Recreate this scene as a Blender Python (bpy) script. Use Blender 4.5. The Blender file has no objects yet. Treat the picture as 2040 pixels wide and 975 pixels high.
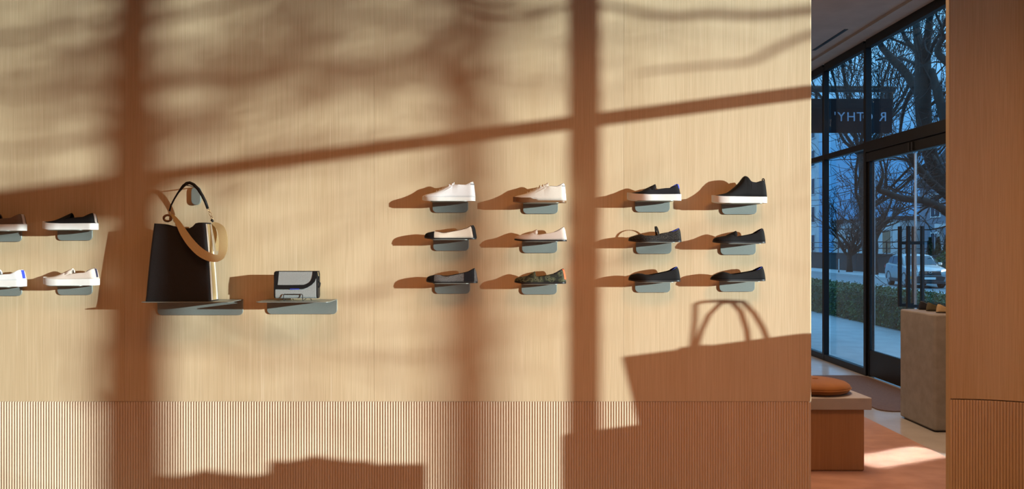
import bpy, bmesh, math, random
from mathutils import Vector, Matrix
random.seed(7)
S = bpy.context.scene
COL = S.collection
# ------------------------------------------------------------------ camera, sky, sun, lamps, exposure
HC = 1.42                      # camera height; display wall is the plane y = 0, camera at y = -4
cd = bpy.data.cameras.new('camera'); cam = bpy.data.objects.new('camera', cd); COL.objects.link(cam)
cam.location = (0, -4, HC); cam.rotation_euler = (math.radians(90), 0, 0)
cd.sensor_width = 36; cd.lens = 1600 / 2040 * 36; cd.clip_start = .05; cd.clip_end = 400
S.camera = cam
S.view_settings.view_transform = 'Standard'; S.view_settings.look = 'None'
S.view_settings.gamma = 1; S.view_settings.exposure = 0.0; S.view_settings.use_curve_mapping = False

w = bpy.data.worlds.new('sky'); S.world = w; w.use_nodes = True
nt = w.node_tree; nt.nodes.clear()
tc = nt.nodes.new('ShaderNodeTexCoord'); sx = nt.nodes.new('ShaderNodeSeparateXYZ')
rp = nt.nodes.new('ShaderNodeValToRGB'); bg = nt.nodes.new('ShaderNodeBackground'); wo = nt.nodes.new('ShaderNodeOutputWorld')
nt.links.new(tc.outputs['Generated'], sx.inputs[0]); nt.links.new(sx.outputs['Z'], rp.inputs[0])
nt.links.new(rp.outputs[0], bg.inputs[0]); nt.links.new(bg.outputs[0], wo.inputs[0])
cr = rp.color_ramp
cr.elements[0].position = 0.0; cr.elements[0].color = (.014, .075, .20, 1)
cr.elements[1].position = .65; cr.elements[1].color = (.20, .50, .85, 1)
for p_, c_ in ((.10, (.026, .115, .27)), (.24, (.12, .30, .48))):
    e_ = cr.elements.new(p_); e_.color = (*c_, 1)
bg.inputs[1].default_value = 3.0

SX, SZ = 1.94, .252            # sun travels (-SX, +1, -SZ)
sund = bpy.data.lights.new('sun', 'SUN'); sun = bpy.data.objects.new('sun', sund); COL.objects.link(sun)
sund.energy = 9.0; sund.angle = math.radians(.55); sund.color = (1, 1.02, .98)
sun.rotation_euler = Vector((-SX, 1, -SZ)).to_track_quat('-Z', 'Y').to_euler()
sun.location = (20, -10, 6)

WARM = (1, .43, .16)
def ceiling_area(x, y, e, size=.9, color=WARM, spread=180):
    d = bpy.data.lights.new('ceiling_area_light', 'AREA'); d.shape = 'RECTANGLE'; d.size = size; d.size_y = size
    d.energy = e; d.color = color; d.spread = math.radians(spread)
    o = bpy.data.objects.new('ceiling_area_light', d); COL.objects.link(o); o.location = (x, y, 3.62)
    return o
for x, e in ((-3.2, 9), (-.9, 24), (1.4, 46)): ceiling_area(x, -2.3, e, spread=135)
ceiling_area(2.0, 1.2, 70, 1.0, (1, .66, .42)); ceiling_area(1.6, 5.0, 55, 1.2, (1, .66, .42))
rug_stripe_light = ceiling_area(2.565, 1.335, 1.8, 1, (.84, .95, 1.0), 2)            # added narrow-spread light, stands in for a stripe of reflected sun on the rug
rug_stripe_light.data.size = .70; rug_stripe_light.data.size_y = .27; rug_stripe_light.rotation_euler = (0, 0, math.atan2(1, 1.94)); rug_stripe_light.location.z = 3.64

# ------------------------------------------------------------------ helpers
def sunpt(px, py, s):
    """the point s metres (along the ground) up the sun's ray from a spot on the display wall"""
    x = (px - 1020) / 400; z = HC - (py - 487.5) / 400; k = s / math.hypot(SX, 1)
    return Vector((x + SX * k, -k, z + SZ * k))
def at(px, py, y):
    D = y + 4
    return Vector(((px - 1020) * D / 1600, y, HC - (py - 487.5) * D / 1600))
def tag(o, label=None, cat=None, group=None, kind=None):
    if label: o['label'] = label
    if cat: o['category'] = cat
    if group: o['group'] = group
    if kind: o['kind'] = kind
    return o
def empty(name, loc=(0, 0, 0), rz=0, label=None, cat=None, group=None, kind=None):
    o = bpy.data.objects.new(name, None); COL.objects.link(o); o.location = loc; o.rotation_euler = (0, 0, rz)
    o.empty_display_size = .05
    return tag(o, label, cat, group, kind)
class MB:
    def __init__(s): s.v = []; s.f = []
    def add(s, v, f):
        n = len(s.v); s.v += [tuple(p) for p in v]; s.f += [tuple(i + n for i in q) for q in f]; return s
    def box(s, x0, x1, y0, y1, z0, z1):
        return s.add([(x0,y0,z0),(x1,y0,z0),(x1,y1,z0),(x0,y1,z0),(x0,y0,z1),(x1,y0,z1),(x1,y1,z1),(x0,y1,z1)],
                     [(0,3,2,1),(4,5,6,7),(0,1,5,4),(1,2,6,5),(2,3,7,6),(3,0,4,7)])
    def prism(s, pts, axis, a, b):
        """polygon pts (2-D, ccw seen from +axis for x/z, from -y for y) extruded from a to b"""
        def P(p, t):
            return (t, p[0], p[1]) if axis == 'x' else (p[0], t, p[1]) if axis == 'y' else (p[0], p[1], t)
        n = len(pts); v = [P(p, a) for p in pts] + [P(p, b) for p in pts]
        f = [tuple(range(n - 1, -1, -1)), tuple(range(n, 2 * n))] + [(i, (i + 1) % n, n + (i + 1) % n, n + i) for i in range(n)]
        if axis == 'y': f = [q[::-1] for q in f]
        return s.add(v, f)
    def tube(s, pts, r, n=8, closed=False, caps=True, flat=1.0):
        pts = [Vector(p) for p in pts]; m = len(pts)
        rs = [r] * m if not hasattr(r, '__len__') else r
        prev = None; v = []
        for i, p in enumerate(pts):
            a = pts[i - 1] if (i or closed) else p; b = pts[(i + 1) % m] if (i < m - 1 or closed) else p
            t = (b - a)
            t = t.normalized() if t.length > 1e-9 else Vector((0, 0, 1))
            if prev is None:
                u = t.orthogonal().normalized()
            else:
                u = prev - t * prev.dot(t)
                u = u.normalized() if u.length > 1e-6 else t.orthogonal().normalized()
            prev = u; w_ = t.cross(u)
            for k in range(n):
                c = 2 * math.pi * k / n
                v.append(p + (u * math.cos(c) + w_ * math.sin(c) * flat) * rs[i])
        f = []
        for i in range(m if closed else m - 1):
            j = (i + 1) % m
            for k in range(n):
                l = (k + 1) % n
                f.append((i * n + k, i * n + l, j * n + l, j * n + k))
        if caps and not closed:
            f.append(tuple(range(n - 1, -1, -1))); f.append(tuple(range((m - 1) * n, m * n)))
        return s.add(v, f)
    def rings(s, rings, cap0=True, cap1=True):
        n = len(rings[0]); v = [p for r in rings for p in r]; f = []
        for i in range(len(rings) - 1):
            for k in range(n):
                l = (k + 1) % n; f.append((i*n+k, i*n+l, (i+1)*n+l, (i+1)*n+k))
        if cap0: f.append(tuple(range(n - 1, -1, -1)))
        if cap1: f.append(tuple(range((len(rings)-1)*n, len(rings)*n)))
        return s.add(v, f)
    def build(s, name, m, parent=None, smooth=False, bevel=0, solid=0, off=-1, seg=2, kind=None, label=None):
        me = bpy.data.meshes.new(name); me.from_pydata(s.v, [], s.f); me.update()
        if smooth: me.polygons.foreach_set('use_smooth', [True] * len(me.polygons))
        me.materials.append(m)
        o = bpy.data.objects.new(name, me); COL.objects.link(o)
        if parent: o.parent = parent
        if solid:
            q = o.modifiers.new('solid', 'SOLIDIFY'); q.thickness = solid; q.offset = off
            if smooth: o.modifiers.new('split', 'EDGE_SPLIT').split_angle = .8
        if bevel:
            q = o.modifiers.new('bevel', 'BEVEL'); q.width = bevel; q.segments = seg; q.limit_method = 'ANGLE'; q.angle_limit = .6
        if kind: o['kind'] = kind
        if label: o['label'] = label
        return o
def copy_thing(o, parent=None):
    c = o.copy(); COL.objects.link(c)
    if parent: c.parent = parent
    for ch in list(o.children): copy_thing(ch, c)
    return c
def curve(pts, x):
    """smooth interpolation through (x, y) points"""
    if x <= pts[0][0]: return pts[0][1]
    if x >= pts[-1][0]: return pts[-1][1]
    for i in range(len(pts) - 1):
        if pts[i][0] <= x <= pts[i + 1][0]: break
    def sl(k):
        if k <= 0 or k >= len(pts) - 1: return None
        d0 = (pts[k][1]-pts[k-1][1])/(pts[k][0]-pts[k-1][0]); d1 = (pts[k+1][1]-pts[k][1])/(pts[k+1][0]-pts[k][0])
        return None if d0 * d1 <= 0 else 2 * d0 * d1 / (d0 + d1)
    h = pts[i+1][0] - pts[i][0]; t = (x - pts[i][0]) / h; d = (pts[i+1][1] - pts[i][1]) / h
    a = sl(i); b = sl(i + 1); a = d if a is None else a; b = d if b is None else b
    return ((2*t**3-3*t*t+1)*pts[i][1] + (t**3-2*t*t+t)*h*a + (-2*t**3+3*t*t)*pts[i+1][1] + (t**3-t*t)*h*b)

# ------------------------------------------------------------------ materials
def mat(name, col, rough=.6, col2=None, scale=40, stretch=(1, 1, 1), bump=0, metal=0, spec=.5, detail=3, lo=.35, hi=.65, per=False, sheen=0):
    m = bpy.data.materials.new(name); m.use_nodes = True; n = m.node_tree; b = n.nodes['Principled BSDF']
    b.inputs['Roughness'].default_value = rough; b.inputs['Metallic'].default_value = metal
    b.inputs['Specular IOR Level'].default_value = spec
    if sheen: b.inputs['Sheen Weight'].default_value = sheen
    b.inputs['Base Color'].default_value = (*col, 1)
    if col2 is None: col2 = tuple(c * .86 for c in col)
    t = n.nodes.new('ShaderNodeTexCoord'); mp = n.nodes.new('ShaderNodeMapping'); mp.inputs['Scale'].default_value = stretch
    no = n.nodes.new('ShaderNodeTexNoise'); no.inputs['Scale'].default_value = scale; no.inputs['Detail'].default_value = detail
    r = n.nodes.new('ShaderNodeValToRGB'); r.color_ramp.elements[0].position = lo; r.color_ramp.elements[1].position = hi
    r.color_ramp.elements[0].color = (*col2, 1); r.color_ramp.elements[1].color = (*col, 1)
    n.links.new(t.outputs['Object'], mp.inputs[0])
    if per:
        oi = n.nodes.new('ShaderNodeObjectInfo'); mu = n.nodes.new('ShaderNodeMath'); mu.operation = 'MULTIPLY'; mu.inputs[1].default_value = 37
        ad = n.nodes.new('ShaderNodeVectorMath'); n.links.new(oi.outputs['Random'], mu.inputs[0])
        n.links.new(mp.outputs[0], ad.inputs[0]); n.links.new(mu.outputs[0], ad.inputs[1]); n.links.new(ad.outputs[0], no.inputs['Vector'])
    else: n.links.new(mp.outputs[0], no.inputs['Vector'])
    n.links.new(no.outputs['Fac'], r.inputs[0]); n.links.new(r.outputs[0], b.inputs['Base Color'])
    if bump:
        bp = n.nodes.new('ShaderNodeBump'); bp.inputs['Strength'].default_value = bump; bp.inputs['Distance'].default_value = .002
        n.links.new(no.outputs['Fac'], bp.inputs['Height']); n.links.new(bp.outputs[0], b.inputs['Normal'])
    return m
def wood(name, a, b_, c):
    """vertical straight-grained veneer: broad tone, fine lines and a few pale streaks"""
    m = bpy.data.materials.new(name); m.use_nodes = True; n = m.node_tree; b = n.nodes['Principled BSDF']
    b.inputs['Roughness'].default_value = .62; b.inputs['Specular IOR Level'].default_value = .25
    t = n.nodes.new('ShaderNodeTexCoord'); oi = n.nodes.new('ShaderNodeObjectInfo')
    mu = n.nodes.new('ShaderNodeMath'); mu.operation = 'MULTIPLY'; mu.inputs[1].default_value = 23
    ad = n.nodes.new('ShaderNodeVectorMath'); n.links.new(oi.outputs['Random'], mu.inputs[0])
    n.links.new(t.outputs['Object'], ad.inputs[0]); n.links.new(mu.outputs[0], ad.inputs[1])
    def noise(st, sc, det):
        mp = n.nodes.new('ShaderNodeMapping'); mp.inputs['Scale'].default_value = st
        no = n.nodes.new('ShaderNodeTexNoise'); no.inputs['Scale'].default_value = sc; no.inputs['Detail'].default_value = det
        n.links.new(ad.outputs[0], mp.inputs[0]); n.links.new(mp.outputs[0], no.inputs['Vector']); return no
    broad = noise((1, 1, .04), 5, 2); fine = noise((1, 1, .010), 420, 2); pale = noise((1, 1, .008), 210, 2)
    def ramp(src, p0, c0, p1, c1):
        r = n.nodes.new('ShaderNodeValToRGB'); e = r.color_ramp.elements
        e[0].position = p0; e[0].color = (*c0, 1); e[1].position = p1; e[1].color = (*c1, 1)
        n.links.new(src, r.inputs[0]); return r.outputs[0]
    r1 = ramp(broad.outputs['Fac'], .3, b_, .7, a); r2 = ramp(fine.outputs['Fac'], .30, (.88, .85, .81), .70, (1.06, 1.06, 1.06))
    x = n.nodes.new('ShaderNodeMix'); x.data_type = 'RGBA'; x.blend_type = 'MULTIPLY'; x.inputs[0].default_value = 1
    n.links.new(r1, x.inputs[6]); n.links.new(r2, x.inputs[7])
    k = ramp(pale.outputs['Fac'], .64, (0, 0, 0), .78, (.5, .5, .5))
    y = n.nodes.new('ShaderNodeMix'); y.data_type = 'RGBA'; n.links.new(k, y.inputs[0])
    n.links.new(x.outputs[2], y.inputs[6]); y.inputs[7].default_value = (*c, 1)
    n.links.new(y.outputs[2], b.inputs['Base Color'])
    bp = n.nodes.new('ShaderNodeBump'); bp.inputs['Strength'].default_value = .12; bp.inputs['Distance'].default_value = .001
    n.links.new(fine.outputs['Fac'], bp.inputs['Height']); n.links.new(bp.outputs[0], b.inputs['Normal'])
    return m
M = {}
M['wood'] = wood('oak_veneer', (.59, .465, .295), (.545, .415, .25), (.73, .61, .44))
M['reed'] = wood('oak_reeding', (.64, .51, .365), (.58, .44, .30), (.72, .60, .47))
M['core'] = mat('wall_core', (.45, .36, .26), .8)
M['oak_dark'] = wood('oak_bench', (.40, .23, .115), (.34, .185, .085), (.46, .29, .16))
M['plaster'] = mat('ceiling_plaster', (.52, .47, .42), .9, scale=3)
M['wall_paint'] = mat('wall_paint', (.62, .5, .4), .9, scale=2)
M['floor'] = mat('polished_concrete', (.50, .47, .43), .22, (.43, .40, .36), scale=4, detail=6, lo=.3, hi=.7)
M['frame'] = mat('black_aluminium', (.0065, .007, .008), .4, (.0055, .006, .007), scale=20, spec=.3)
M['shelf'] = mat('sage_powder_coat', (.27, .305, .275), .5, (.255, .29, .26), scale=300, bump=.05, metal=.4)
M['black_metal'] = mat('black_metal', (.01, .01, .011), .4)
M['brass'] = mat('brass', (.60, .42, .20), .28, metal=1)
M['rug'] = mat('terracotta_rug', (.46, .245, .165), .95, (.36, .18, .115), scale=5, detail=5, stretch=(1, 1.6, 1), bump=.4, sheen=.3)
M['mat'] = mat('brown_mat', (.16, .09, .06), .95, (.13, .07, .048), scale=60, bump=.3)
M['concrete'] = mat('cast_concrete', (.30, .275, .25), .8, (.25, .23, .205), scale=14, detail=6, bump=.1)
M['slab'] = mat('grey_slab', (.40, .38, .36), .5, (.36, .34, .32), scale=12, detail=5)
M['velvet'] = mat('amber_velvet', (.27, .10, .009), .8, (.22, .075, .006), scale=8, sheen=.15)
def glass(name, tint, tintless=1.5):
    m = bpy.data.materials.new(name); m.use_nodes = True; n = m.node_tree; n.nodes.remove(n.nodes['Principled BSDF'])
    o = n.nodes['Material Output']; tr = n.nodes.new('ShaderNodeBsdfTransparent'); tr.inputs[0].default_value = (*tint, 1)
    gl = n.nodes.new('ShaderNodeBsdfGlossy'); gl.inputs['Roughness'].default_value = 0
    nz = n.nodes.new('ShaderNodeTexNoise'); nz.inputs['Scale'].default_value = .7
    bp = n.nodes.new('ShaderNodeBump'); bp.inputs['Strength'].default_value = .01; n.links.new(nz.outputs['Fac'], bp.inputs['Height']); n.links.new(bp.outputs[0], gl.inputs['Normal'])
    fr = n.nodes.new('ShaderNodeFresnel'); ge = n.nodes.new('ShaderNodeNewGeometry'); io = n.nodes.new('ShaderNodeMapRange')
    io.inputs[3].default_value = tintless; io.inputs[4].default_value = 1 / tintless     # thin sheet: no total reflection at its far face
    n.links.new(ge.outputs['Backfacing'], io.inputs[0]); n.links.new(io.outputs[0], fr.inputs[0])
    mx = n.nodes.new('ShaderNodeMixShader'); n.links.new(fr.outputs[0], mx.inputs[0])
    n.links.new(tr.outputs[0], mx.inputs[1]); n.links.new(gl.outputs[0], mx.inputs[2]); n.links.new(mx.outputs[0], o.inputs[0])
    return m
M['glass'] = glass('storefront_glass', (.90, .955, .98))
M['clear'] = glass('door_glass', (.93, .97, .98))

# ------------------------------------------------------------------ the room
XS, CEIL = 3.817, 3.66
MB().box(-4.6, 4.0, -7.2, 9.4, -.12, 0).build('floor', M['floor']); tag(bpy.data.objects['floor'], 'pale polished concrete shop floor', 'floor', kind='structure')
MB().box(-4.8, 4.1, -7.2, 9.4, CEIL, CEIL + .15).build('ceiling', M['plaster']); tag(bpy.data.objects['ceiling'], 'plain plaster shop ceiling', 'ceiling', kind='structure')
def wallbox(name, b, m, label):
    return tag(MB().box(*b).build(name, m), label, 'wall', kind='structure')
wallbox('wall_left', (-4.8, -4.6, -7.2, 9.4, 0, CEIL), M['wall_paint'], 'painted left side wall of the shop')
wallbox('wall_front', (-4.6, 4.1, -7.4, -7.2, 0, CEIL), M['wall_paint'], 'painted wall behind the viewer')
wallbox('wall_end', (-4.6, 3.81, 9.2, 9.4, 0, CEIL), M['wall_paint'], 'painted far end wall of the back room')
wallbox('wall_storefront', (XS, XS + .2, -1.15, 2.62, 0, CEIL), M['wall_paint'], 'solid pier in the glass front behind the curved wood wall')
wallbox('wall_corner', (XS, XS + .2, -7.2, -4.32, 0, CEIL), M['wall_paint'], 'solid end of the glass front beside the viewer')

# display wall: veneer sheets above, vertical reeding below
ZF = HC - .7825                # top of the reeding
XR = 1.4925                    # right end of the display wall
wb = tag(MB().box(-4.6, XR - .012, .012, .11, 0, CEIL).build('wall_back', M['core']), 'oak veneered display wall with reeded base carrying shoe shelves', 'wall', kind='structure')
seams = [-4.6] + [(p - 1020) / 400 for p in (-748.5, -251.5, 248.5, 745.5, 1242.5)] + [XR - .008]
for a, b in zip(seams[:-1], seams[1:]):
    MB().box(a + .0003, b - .0003, 0, .012, ZF + .0003, CEIL).build('wood_panel', M['wood'], wb)
def reeds(xs, pitch, fn, z0, z1):
    """half-round vertical reeds; fn(s, d) gives the x,y of a point s along the wall and d proud of its face"""
    mb = MB()
    for s in xs:
        prof = []
        for k in range(7):
            c = math.pi * k / 6; prof.append((s - math.cos(c) * pitch * .46, math.sin(c) * pitch * .5 - pitch * .5))
        ring = lambda q, z: [(*fn(p[0], (p[1] + pitch * .5) * q - pitch * .5), z) for p in prof]
        R = [ring(1, z0), ring(1, z1 - .004), ring(.75, z1 - .0015), ring(.3, z1)]
        v = [p for r in R for p in r]; f = []
        for i in range(3):
            for k in range(6): f.append((i*7+k, i*7+k+1, (i+1)*7+k+1, (i+1)*7+k))
        mb.add(v, f)
    return mb
P = .0131
for a, b in zip(seams[:-1], seams[1:]):
    n = int(round((b - a) / P)); pp = (b - a) / n
    mb = reeds([a + (i + .5) * pp for i in range(n)], pp, lambda s, d: (s, -d), 0, ZF)
    mb.box(a, b, pp * .45, .012, 0, ZF - .0005)
    mb.build('reeded_panel', M['reed'], wb, smooth=False, kind='stuff')
# rounded right-hand end of the wall
mb = MB(); mb.prism([(XR - .008, 0), ] + [(XR - .008 + .008 * math.sin(a), .008 - .008 * math.cos(a)) for a in [math.pi/2*k/5 for k in range(1, 6)]] + [(XR, .11), (XR - .008, .11)], 'z', ZF + .001, CEIL)
mb.build('edge_trim', M['wood'], wb)
mb = MB(); mb.prism([(XR - .008, .006), (XR - .002, .006), (XR, .010), (XR, .11), (XR - .008, .11)], 'z', 0, ZF - .001)
mb.build('edge_trim', M['reed'], wb)

# concave curved wall on the right: centre (CX, CY), radius CR
CX, CY, CR = 2.19, -.705, .75
def arc(s, d):
    a = s / CR
    return (CX + (CR - d) * math.sin(a), CY + (CR - d) * math.cos(a))
A0, A1 = .018, CR * math.pi / 2
N = 40
sh = MB(); ring = [arc(A0 + (A1 - A0) * i / N, -.012) for i in range(N + 1)] + [arc(A0 + (A1 - A0) * (N - i) / N, -.03) for i in range(N + 1)]
wr = tag(sh.prism(ring, 'z', 0, CEIL).build('wall_right', M['core']), 'concave curved oak wall with reeded base at right edge', 'wall', kind='structure')
ring = [arc(A0 + (A1 - A0) * i / N, -.0005) for i in range(N + 1)] + [arc(A0 + (A1 - A0) * (N - i) / N, -.012) for i in range(N + 1)]
MB().prism(ring, 'z', ZF + .006, CEIL).build('wood_panel', M['wood'], wr)
n = int((A1 - A0) / .0136)
reeds([A0 + (i + .5) * .0136 for i in range(n)], .0136, arc, 0, ZF).build('reeded_panel', M['reed'], wr, kind='stuff')
ring = [arc(A0 + (A1 - A0) * i / N, -.0075) for i in range(N + 1)] + [arc(A0 + (A1 - A0) * (N - i) / N, -.0119) for i in range(N + 1)]
MB().prism(ring, 'z', 0, ZF).build('backing', M['reed'], wr)
p = [arc(A0, d) for d in (0, -.03)]
MB().box(p[0][0] - .006, p[0][0] + .001, min(p[0][1], p[1][1]) + .002, max(p[0][1], p[1][1]) + .002, 0, CEIL).build('edge_trim', M['wood'], wr)

# glass front, back-room part: windows beside the door, then the double door
TZ0, TZ1 = 2.455, 2.52
MW, MD = .055, .065
def mull(y, par, z0=0, z1=3.60, name='mullion'):
    MB().box(XS, XS + MD, y - MW / 2, y + MW / 2, z0, z1).build(name, M['frame'], par, bevel=.002, seg=1)
def rail(y0, y1, z0, z1, par, name='transom', x0=XS + .002, x1=None):
    MB().box(x0, x1 or XS + MD - .002, y0, y1, z0, z1).build(name, M['frame'], par, bevel=.002, seg=1)
def pane(y0, y1, z0, z1, par, name='pane', m='glass', x=XS + .075):
    MB().box(x, x + .008, y0, y1, z0, z1).build(name, M[m], par)
def sash(y0, y1, par, z0=.075, zt=TZ0):
    rail(y0, y1, TZ0, TZ1, par); rail(y0, y1, 0, z0, par, 'sill'); rail(y0, y1, 3.54, CEIL, par, 'head')
    pane(y0, y1, z0 - .01, TZ0 + .02, par); pane(y0, y1, TZ1 - .02, 3.56, par)
ys = [4.697, 5.857, 7.017, 8.177, 9.18]
wn = empty('window_1', (0, 0, 0), 0, 'tall black framed glass front of the back room left of the door', 'window', kind='structure')
for y in ys[:-1]: mull(y, wn)
for a, b in zip(ys[:-1], ys[1:]): sash(a + MW / 2, b - MW / 2, wn)
# door bay
YD0, YD1 = 2.66, 4.67
dr = empty('door_1', (0, 0, 0), 0, 'black framed double glass entrance door with ladder pulls', 'door', kind='structure')
mull(YD0, dr, name='door_jamb'); MB().box(XS + .02, XS + .075, YD1 - .045, YD1 - .005, 0, 2.31).build('door_jamb', M['frame'], dr, bevel=.002, seg=1)
rail(YD0 + .03, YD1, 2.415, 2.526, dr, 'transom', XS - .004); rail(YD0 + .03, YD1, 2.31, 2.405, dr, 'door_header', XS + .004)
rail(YD0 + .03, YD1, 2.403, 2.417, dr, 'shadow_joint', XS + .016)
rail(YD0 + .03, YD1, 3.54, CEIL, dr, 'head'); pane(YD0 + .03, YD1, 2.51, 3.56, dr)
YM = 3.68
M['glass_edge'] = mat('polished_glass_edge', (.88, .95, .97), .3, metal=.7)
MB().box(XS + .0755, XS + .0795, YD1 - .052, YD1 - .048, .29, 2.30).build('glass_edge', M['glass_edge'], dr)
for (a, b, yb) in ((YM + .006, YD1 - .05, YM + .09), (YD0 + .03, YM - .006, YM - .075)):
    lf = MB().box(XS + .035, XS + .047, a, b, .12, 2.302).build('door_leaf', M['clear'], dr)
    MB().box(XS + .022, XS + .060, a, b, .012, .285).build('bottom_rail', M['frame'], lf, bevel=.003, seg=1)
    hb = MB()
    for xx in (XS - .065, XS + .068): hb.box(xx - .013, xx + .013, yb - .016, yb + .016, .82, 1.595)
    for zz in (.835, 1.435): hb.box(XS - .065, XS + .068, yb - .01, yb + .01, zz - .015, zz + .015)
    hb.build('pull_handle', M['black_metal'], lf)
    ye = a if a > YM else b
    MB().box(XS + .033, XS + .049, ye - .0025, ye + .0025, .29, 2.30).build('glass_edge', M['glass_edge'], lf)
    MB().box(XS - .012, XS + .02, YM + (.012 if a > YM else -.045), YM + (.045 if a > YM else -.012), 2.318, 2.40).build('pivot_box', M['black_metal'], lf)
# glass front beside the display wall (right of the frame; it throws the bars of shade)
w2 = empty('window_2', (0, 0, 0), 0, 'black framed glass front the low sun shines through', 'window', kind='structure')
yf = [-1.18, -1.798, -2.956, -4.30]
for y in yf[1:]: mull(y, w2)
for a, b in zip(yf[:3], yf[1:3]): sash(b + MW / 2, a - MW / 2, w2)
rail(-4.27, -2.985, 2.31, 2.52, w2, 'door_header'); rail(-4.27, -2.985, 3.54, CEIL, w2, 'head'); rail(-4.27, -2.985, 0, .075, w2, 'sill')
pane(-4.27, -2.985, .06, 2.33, w2); pane(-4.27, -2.985, 2.50, 3.56, w2)
# linear air slot in the ceiling
av = tag(MB().box(3.455, 3.495, 4.35, 5.25, CEIL - .004, CEIL).build('ceiling_vent', M['black_metal']), 'thin black linear air slot in the ceiling by the glass', 'vent')
MB().box(3.62, XS + .05, -.4, 9.2, CEIL - .03, CEIL).build('trim_1', M['plaster']); tag(bpy.data.objects['trim_1'], 'plaster strip where ceiling meets the glass front', 'trim', kind='structure')

# ------------------------------------------------------------------ shelves
def shelf(px0, px1, pyb, ztop, depth, label, group):
    x0 = (px0 - 1020) / 400; x1 = (px1 - 1020) / 400; zb = HC - (pyb - 487.5) / 400
    xc = (x0 + x1) / 2; hw = (x1 - x0) / 2; h = ztop - zb
    t = empty('display_shelf', (xc, 0, ztop), 0, label, 'shelf', group)
    r = .021; pts = [(-hw, 0)] + [(-hw + r - r * math.cos(a), -h + r - r * math.sin(a)) for a in [math.pi/2*k/6 for k in range(7)]] \
        + [(hw - r + r * math.sin(a), -h + r - r * math.cos(a)) for a in [math.pi/2*k/6 for k in range(7)]] + [(hw, 0)]
    MB().prism(pts, 'y', -.008, -.001).build('back_plate', M['shelf'], t, bevel=.0008, seg=1)
    r = .018; pts = [(-hw, -.001)] + [(-hw + r - r * math.cos(a), -depth + r - r * math.sin(a)) for a in [math.pi/2*k/6 for k in range(7)]] \
        + [(hw - r + r * math.sin(a), -depth + r - r * math.cos(a)) for a in [math.pi/2*k/6 for k in range(7)]] + [(hw, -.001)]
    MB().prism(pts, 'z', -.003, 0).build('ledge', M['shelf'], t, bevel=.0006, seg=1)
    return t

# ------------------------------------------------------------------ shoes
K = 407.1                      # pixels per metre at the shoes' distance
C = lambda *a: tuple(a)
M['white_knit'] = mat('white_knit', (.77, .78, .77), .8, (.70, .71, .70), scale=500, bump=.3)
M['cream_knit'] = mat('cream_knit', (.72, .68, .59), .8, (.66, .62, .53), scale=500, bump=.3)
M['blush_knit'] = mat('blush_knit', (.62, .53, .45), .8, (.57, .48, .40), scale=500, bump=.3)
M['beige_knit'] = mat('beige_knit', (.62, .53, .42), .8, (.56, .48, .37), scale=500, bump=.3)
M['black_knit'] = mat('black_knit', (.010, .010, .010), .85, (.0065, .0065, .0065), scale=500, bump=.4, spec=.25)
M['ink_knit'] = mat('ink_knit', (.013, .0125, .0145), .85, (.008, .008, .0095), scale=500, bump=.4, spec=.25)
M['taupe_knit'] = mat('taupe_knit', (.16, .115, .085), .85, (.13, .095, .07), scale=500, bump=.3)
M['grey_weave'] = mat('grey_weave', (.16, .15, .14), .85, (.05, .048, .046), scale=700, bump=.4, lo=.42, hi=.58)
M['speckle'] = mat('speckled_knit', (.075, .065, .052), .85, (.010, .0095, .009), scale=420, bump=.3, lo=.5, hi=.64, spec=.25)
def camo():
    m = mat('camouflage_knit', (.045, .055, .028), .85, scale=500, bump=.3); n = m.node_tree; b = n.nodes['Principled BSDF']
    t = n.nodes.new('ShaderNodeTexCoord'); no = n.nodes.new('ShaderNodeTexNoise'); no.inputs['Scale'].default_value = 38; no.inputs['Detail'].default_value = 1
    r = n.nodes.new('ShaderNodeValToRGB'); r.color_ramp.interpolation = 'CONSTANT'; e = r.color_ramp.elements
    e[0].position = 0; e[0].color = (.016, .019, .011, 1); e[1].position = .44; e[1].color = (.045, .055, .026, 1)
    for p, c in ((.53, (.10, .105, .055, 1)), (.6, (.022, .03, .015, 1)), (.68, (.12, .115, .07, 1))):
        q = e.new(p); q.color = c
    n.links.new(t.outputs['Object'], no.inputs['Vector']); n.links.new(no.outputs['Fac'], r.inputs[0]); n.links.new(r.outputs[0], b.inputs['Base Color'])
    return m
M['camo'] = camo()
M['white_rubber'] = mat('white_rubber', (.74, .74, .70), .55, (.71, .71, .66), scale=30)
M['gum_rubber'] = mat('gum_rubber', (.20, .10, .04), .5, (.17, .085, .033), scale=30)
M['black_rubber'] = mat('black_rubber', (.012, .012, .012), .5)
M['blue_web'] = mat('blue_webbing', (.03, .06, .55), .7, scale=400)
M['navy_web'] = mat('navy_webbing', (.03, .03, .06), .7, scale=400)
M['pale_web'] = mat('pale_webbing', (.6, .55, .5), .7, scale=400)
M['orange_web'] = mat('orange_webbing', (.80, .16, .05), .7, scale=400)
M['grey_web'] = mat('grey_webbing', (.22, .22, .22), .7, scale=400)
M['dark_lining'] = mat('dark_lining', (.05, .045, .045), .9, scale=200)
M['pale_lining'] = mat('pale_lining', (.45, .38, .3), .9, scale=200)

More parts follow.
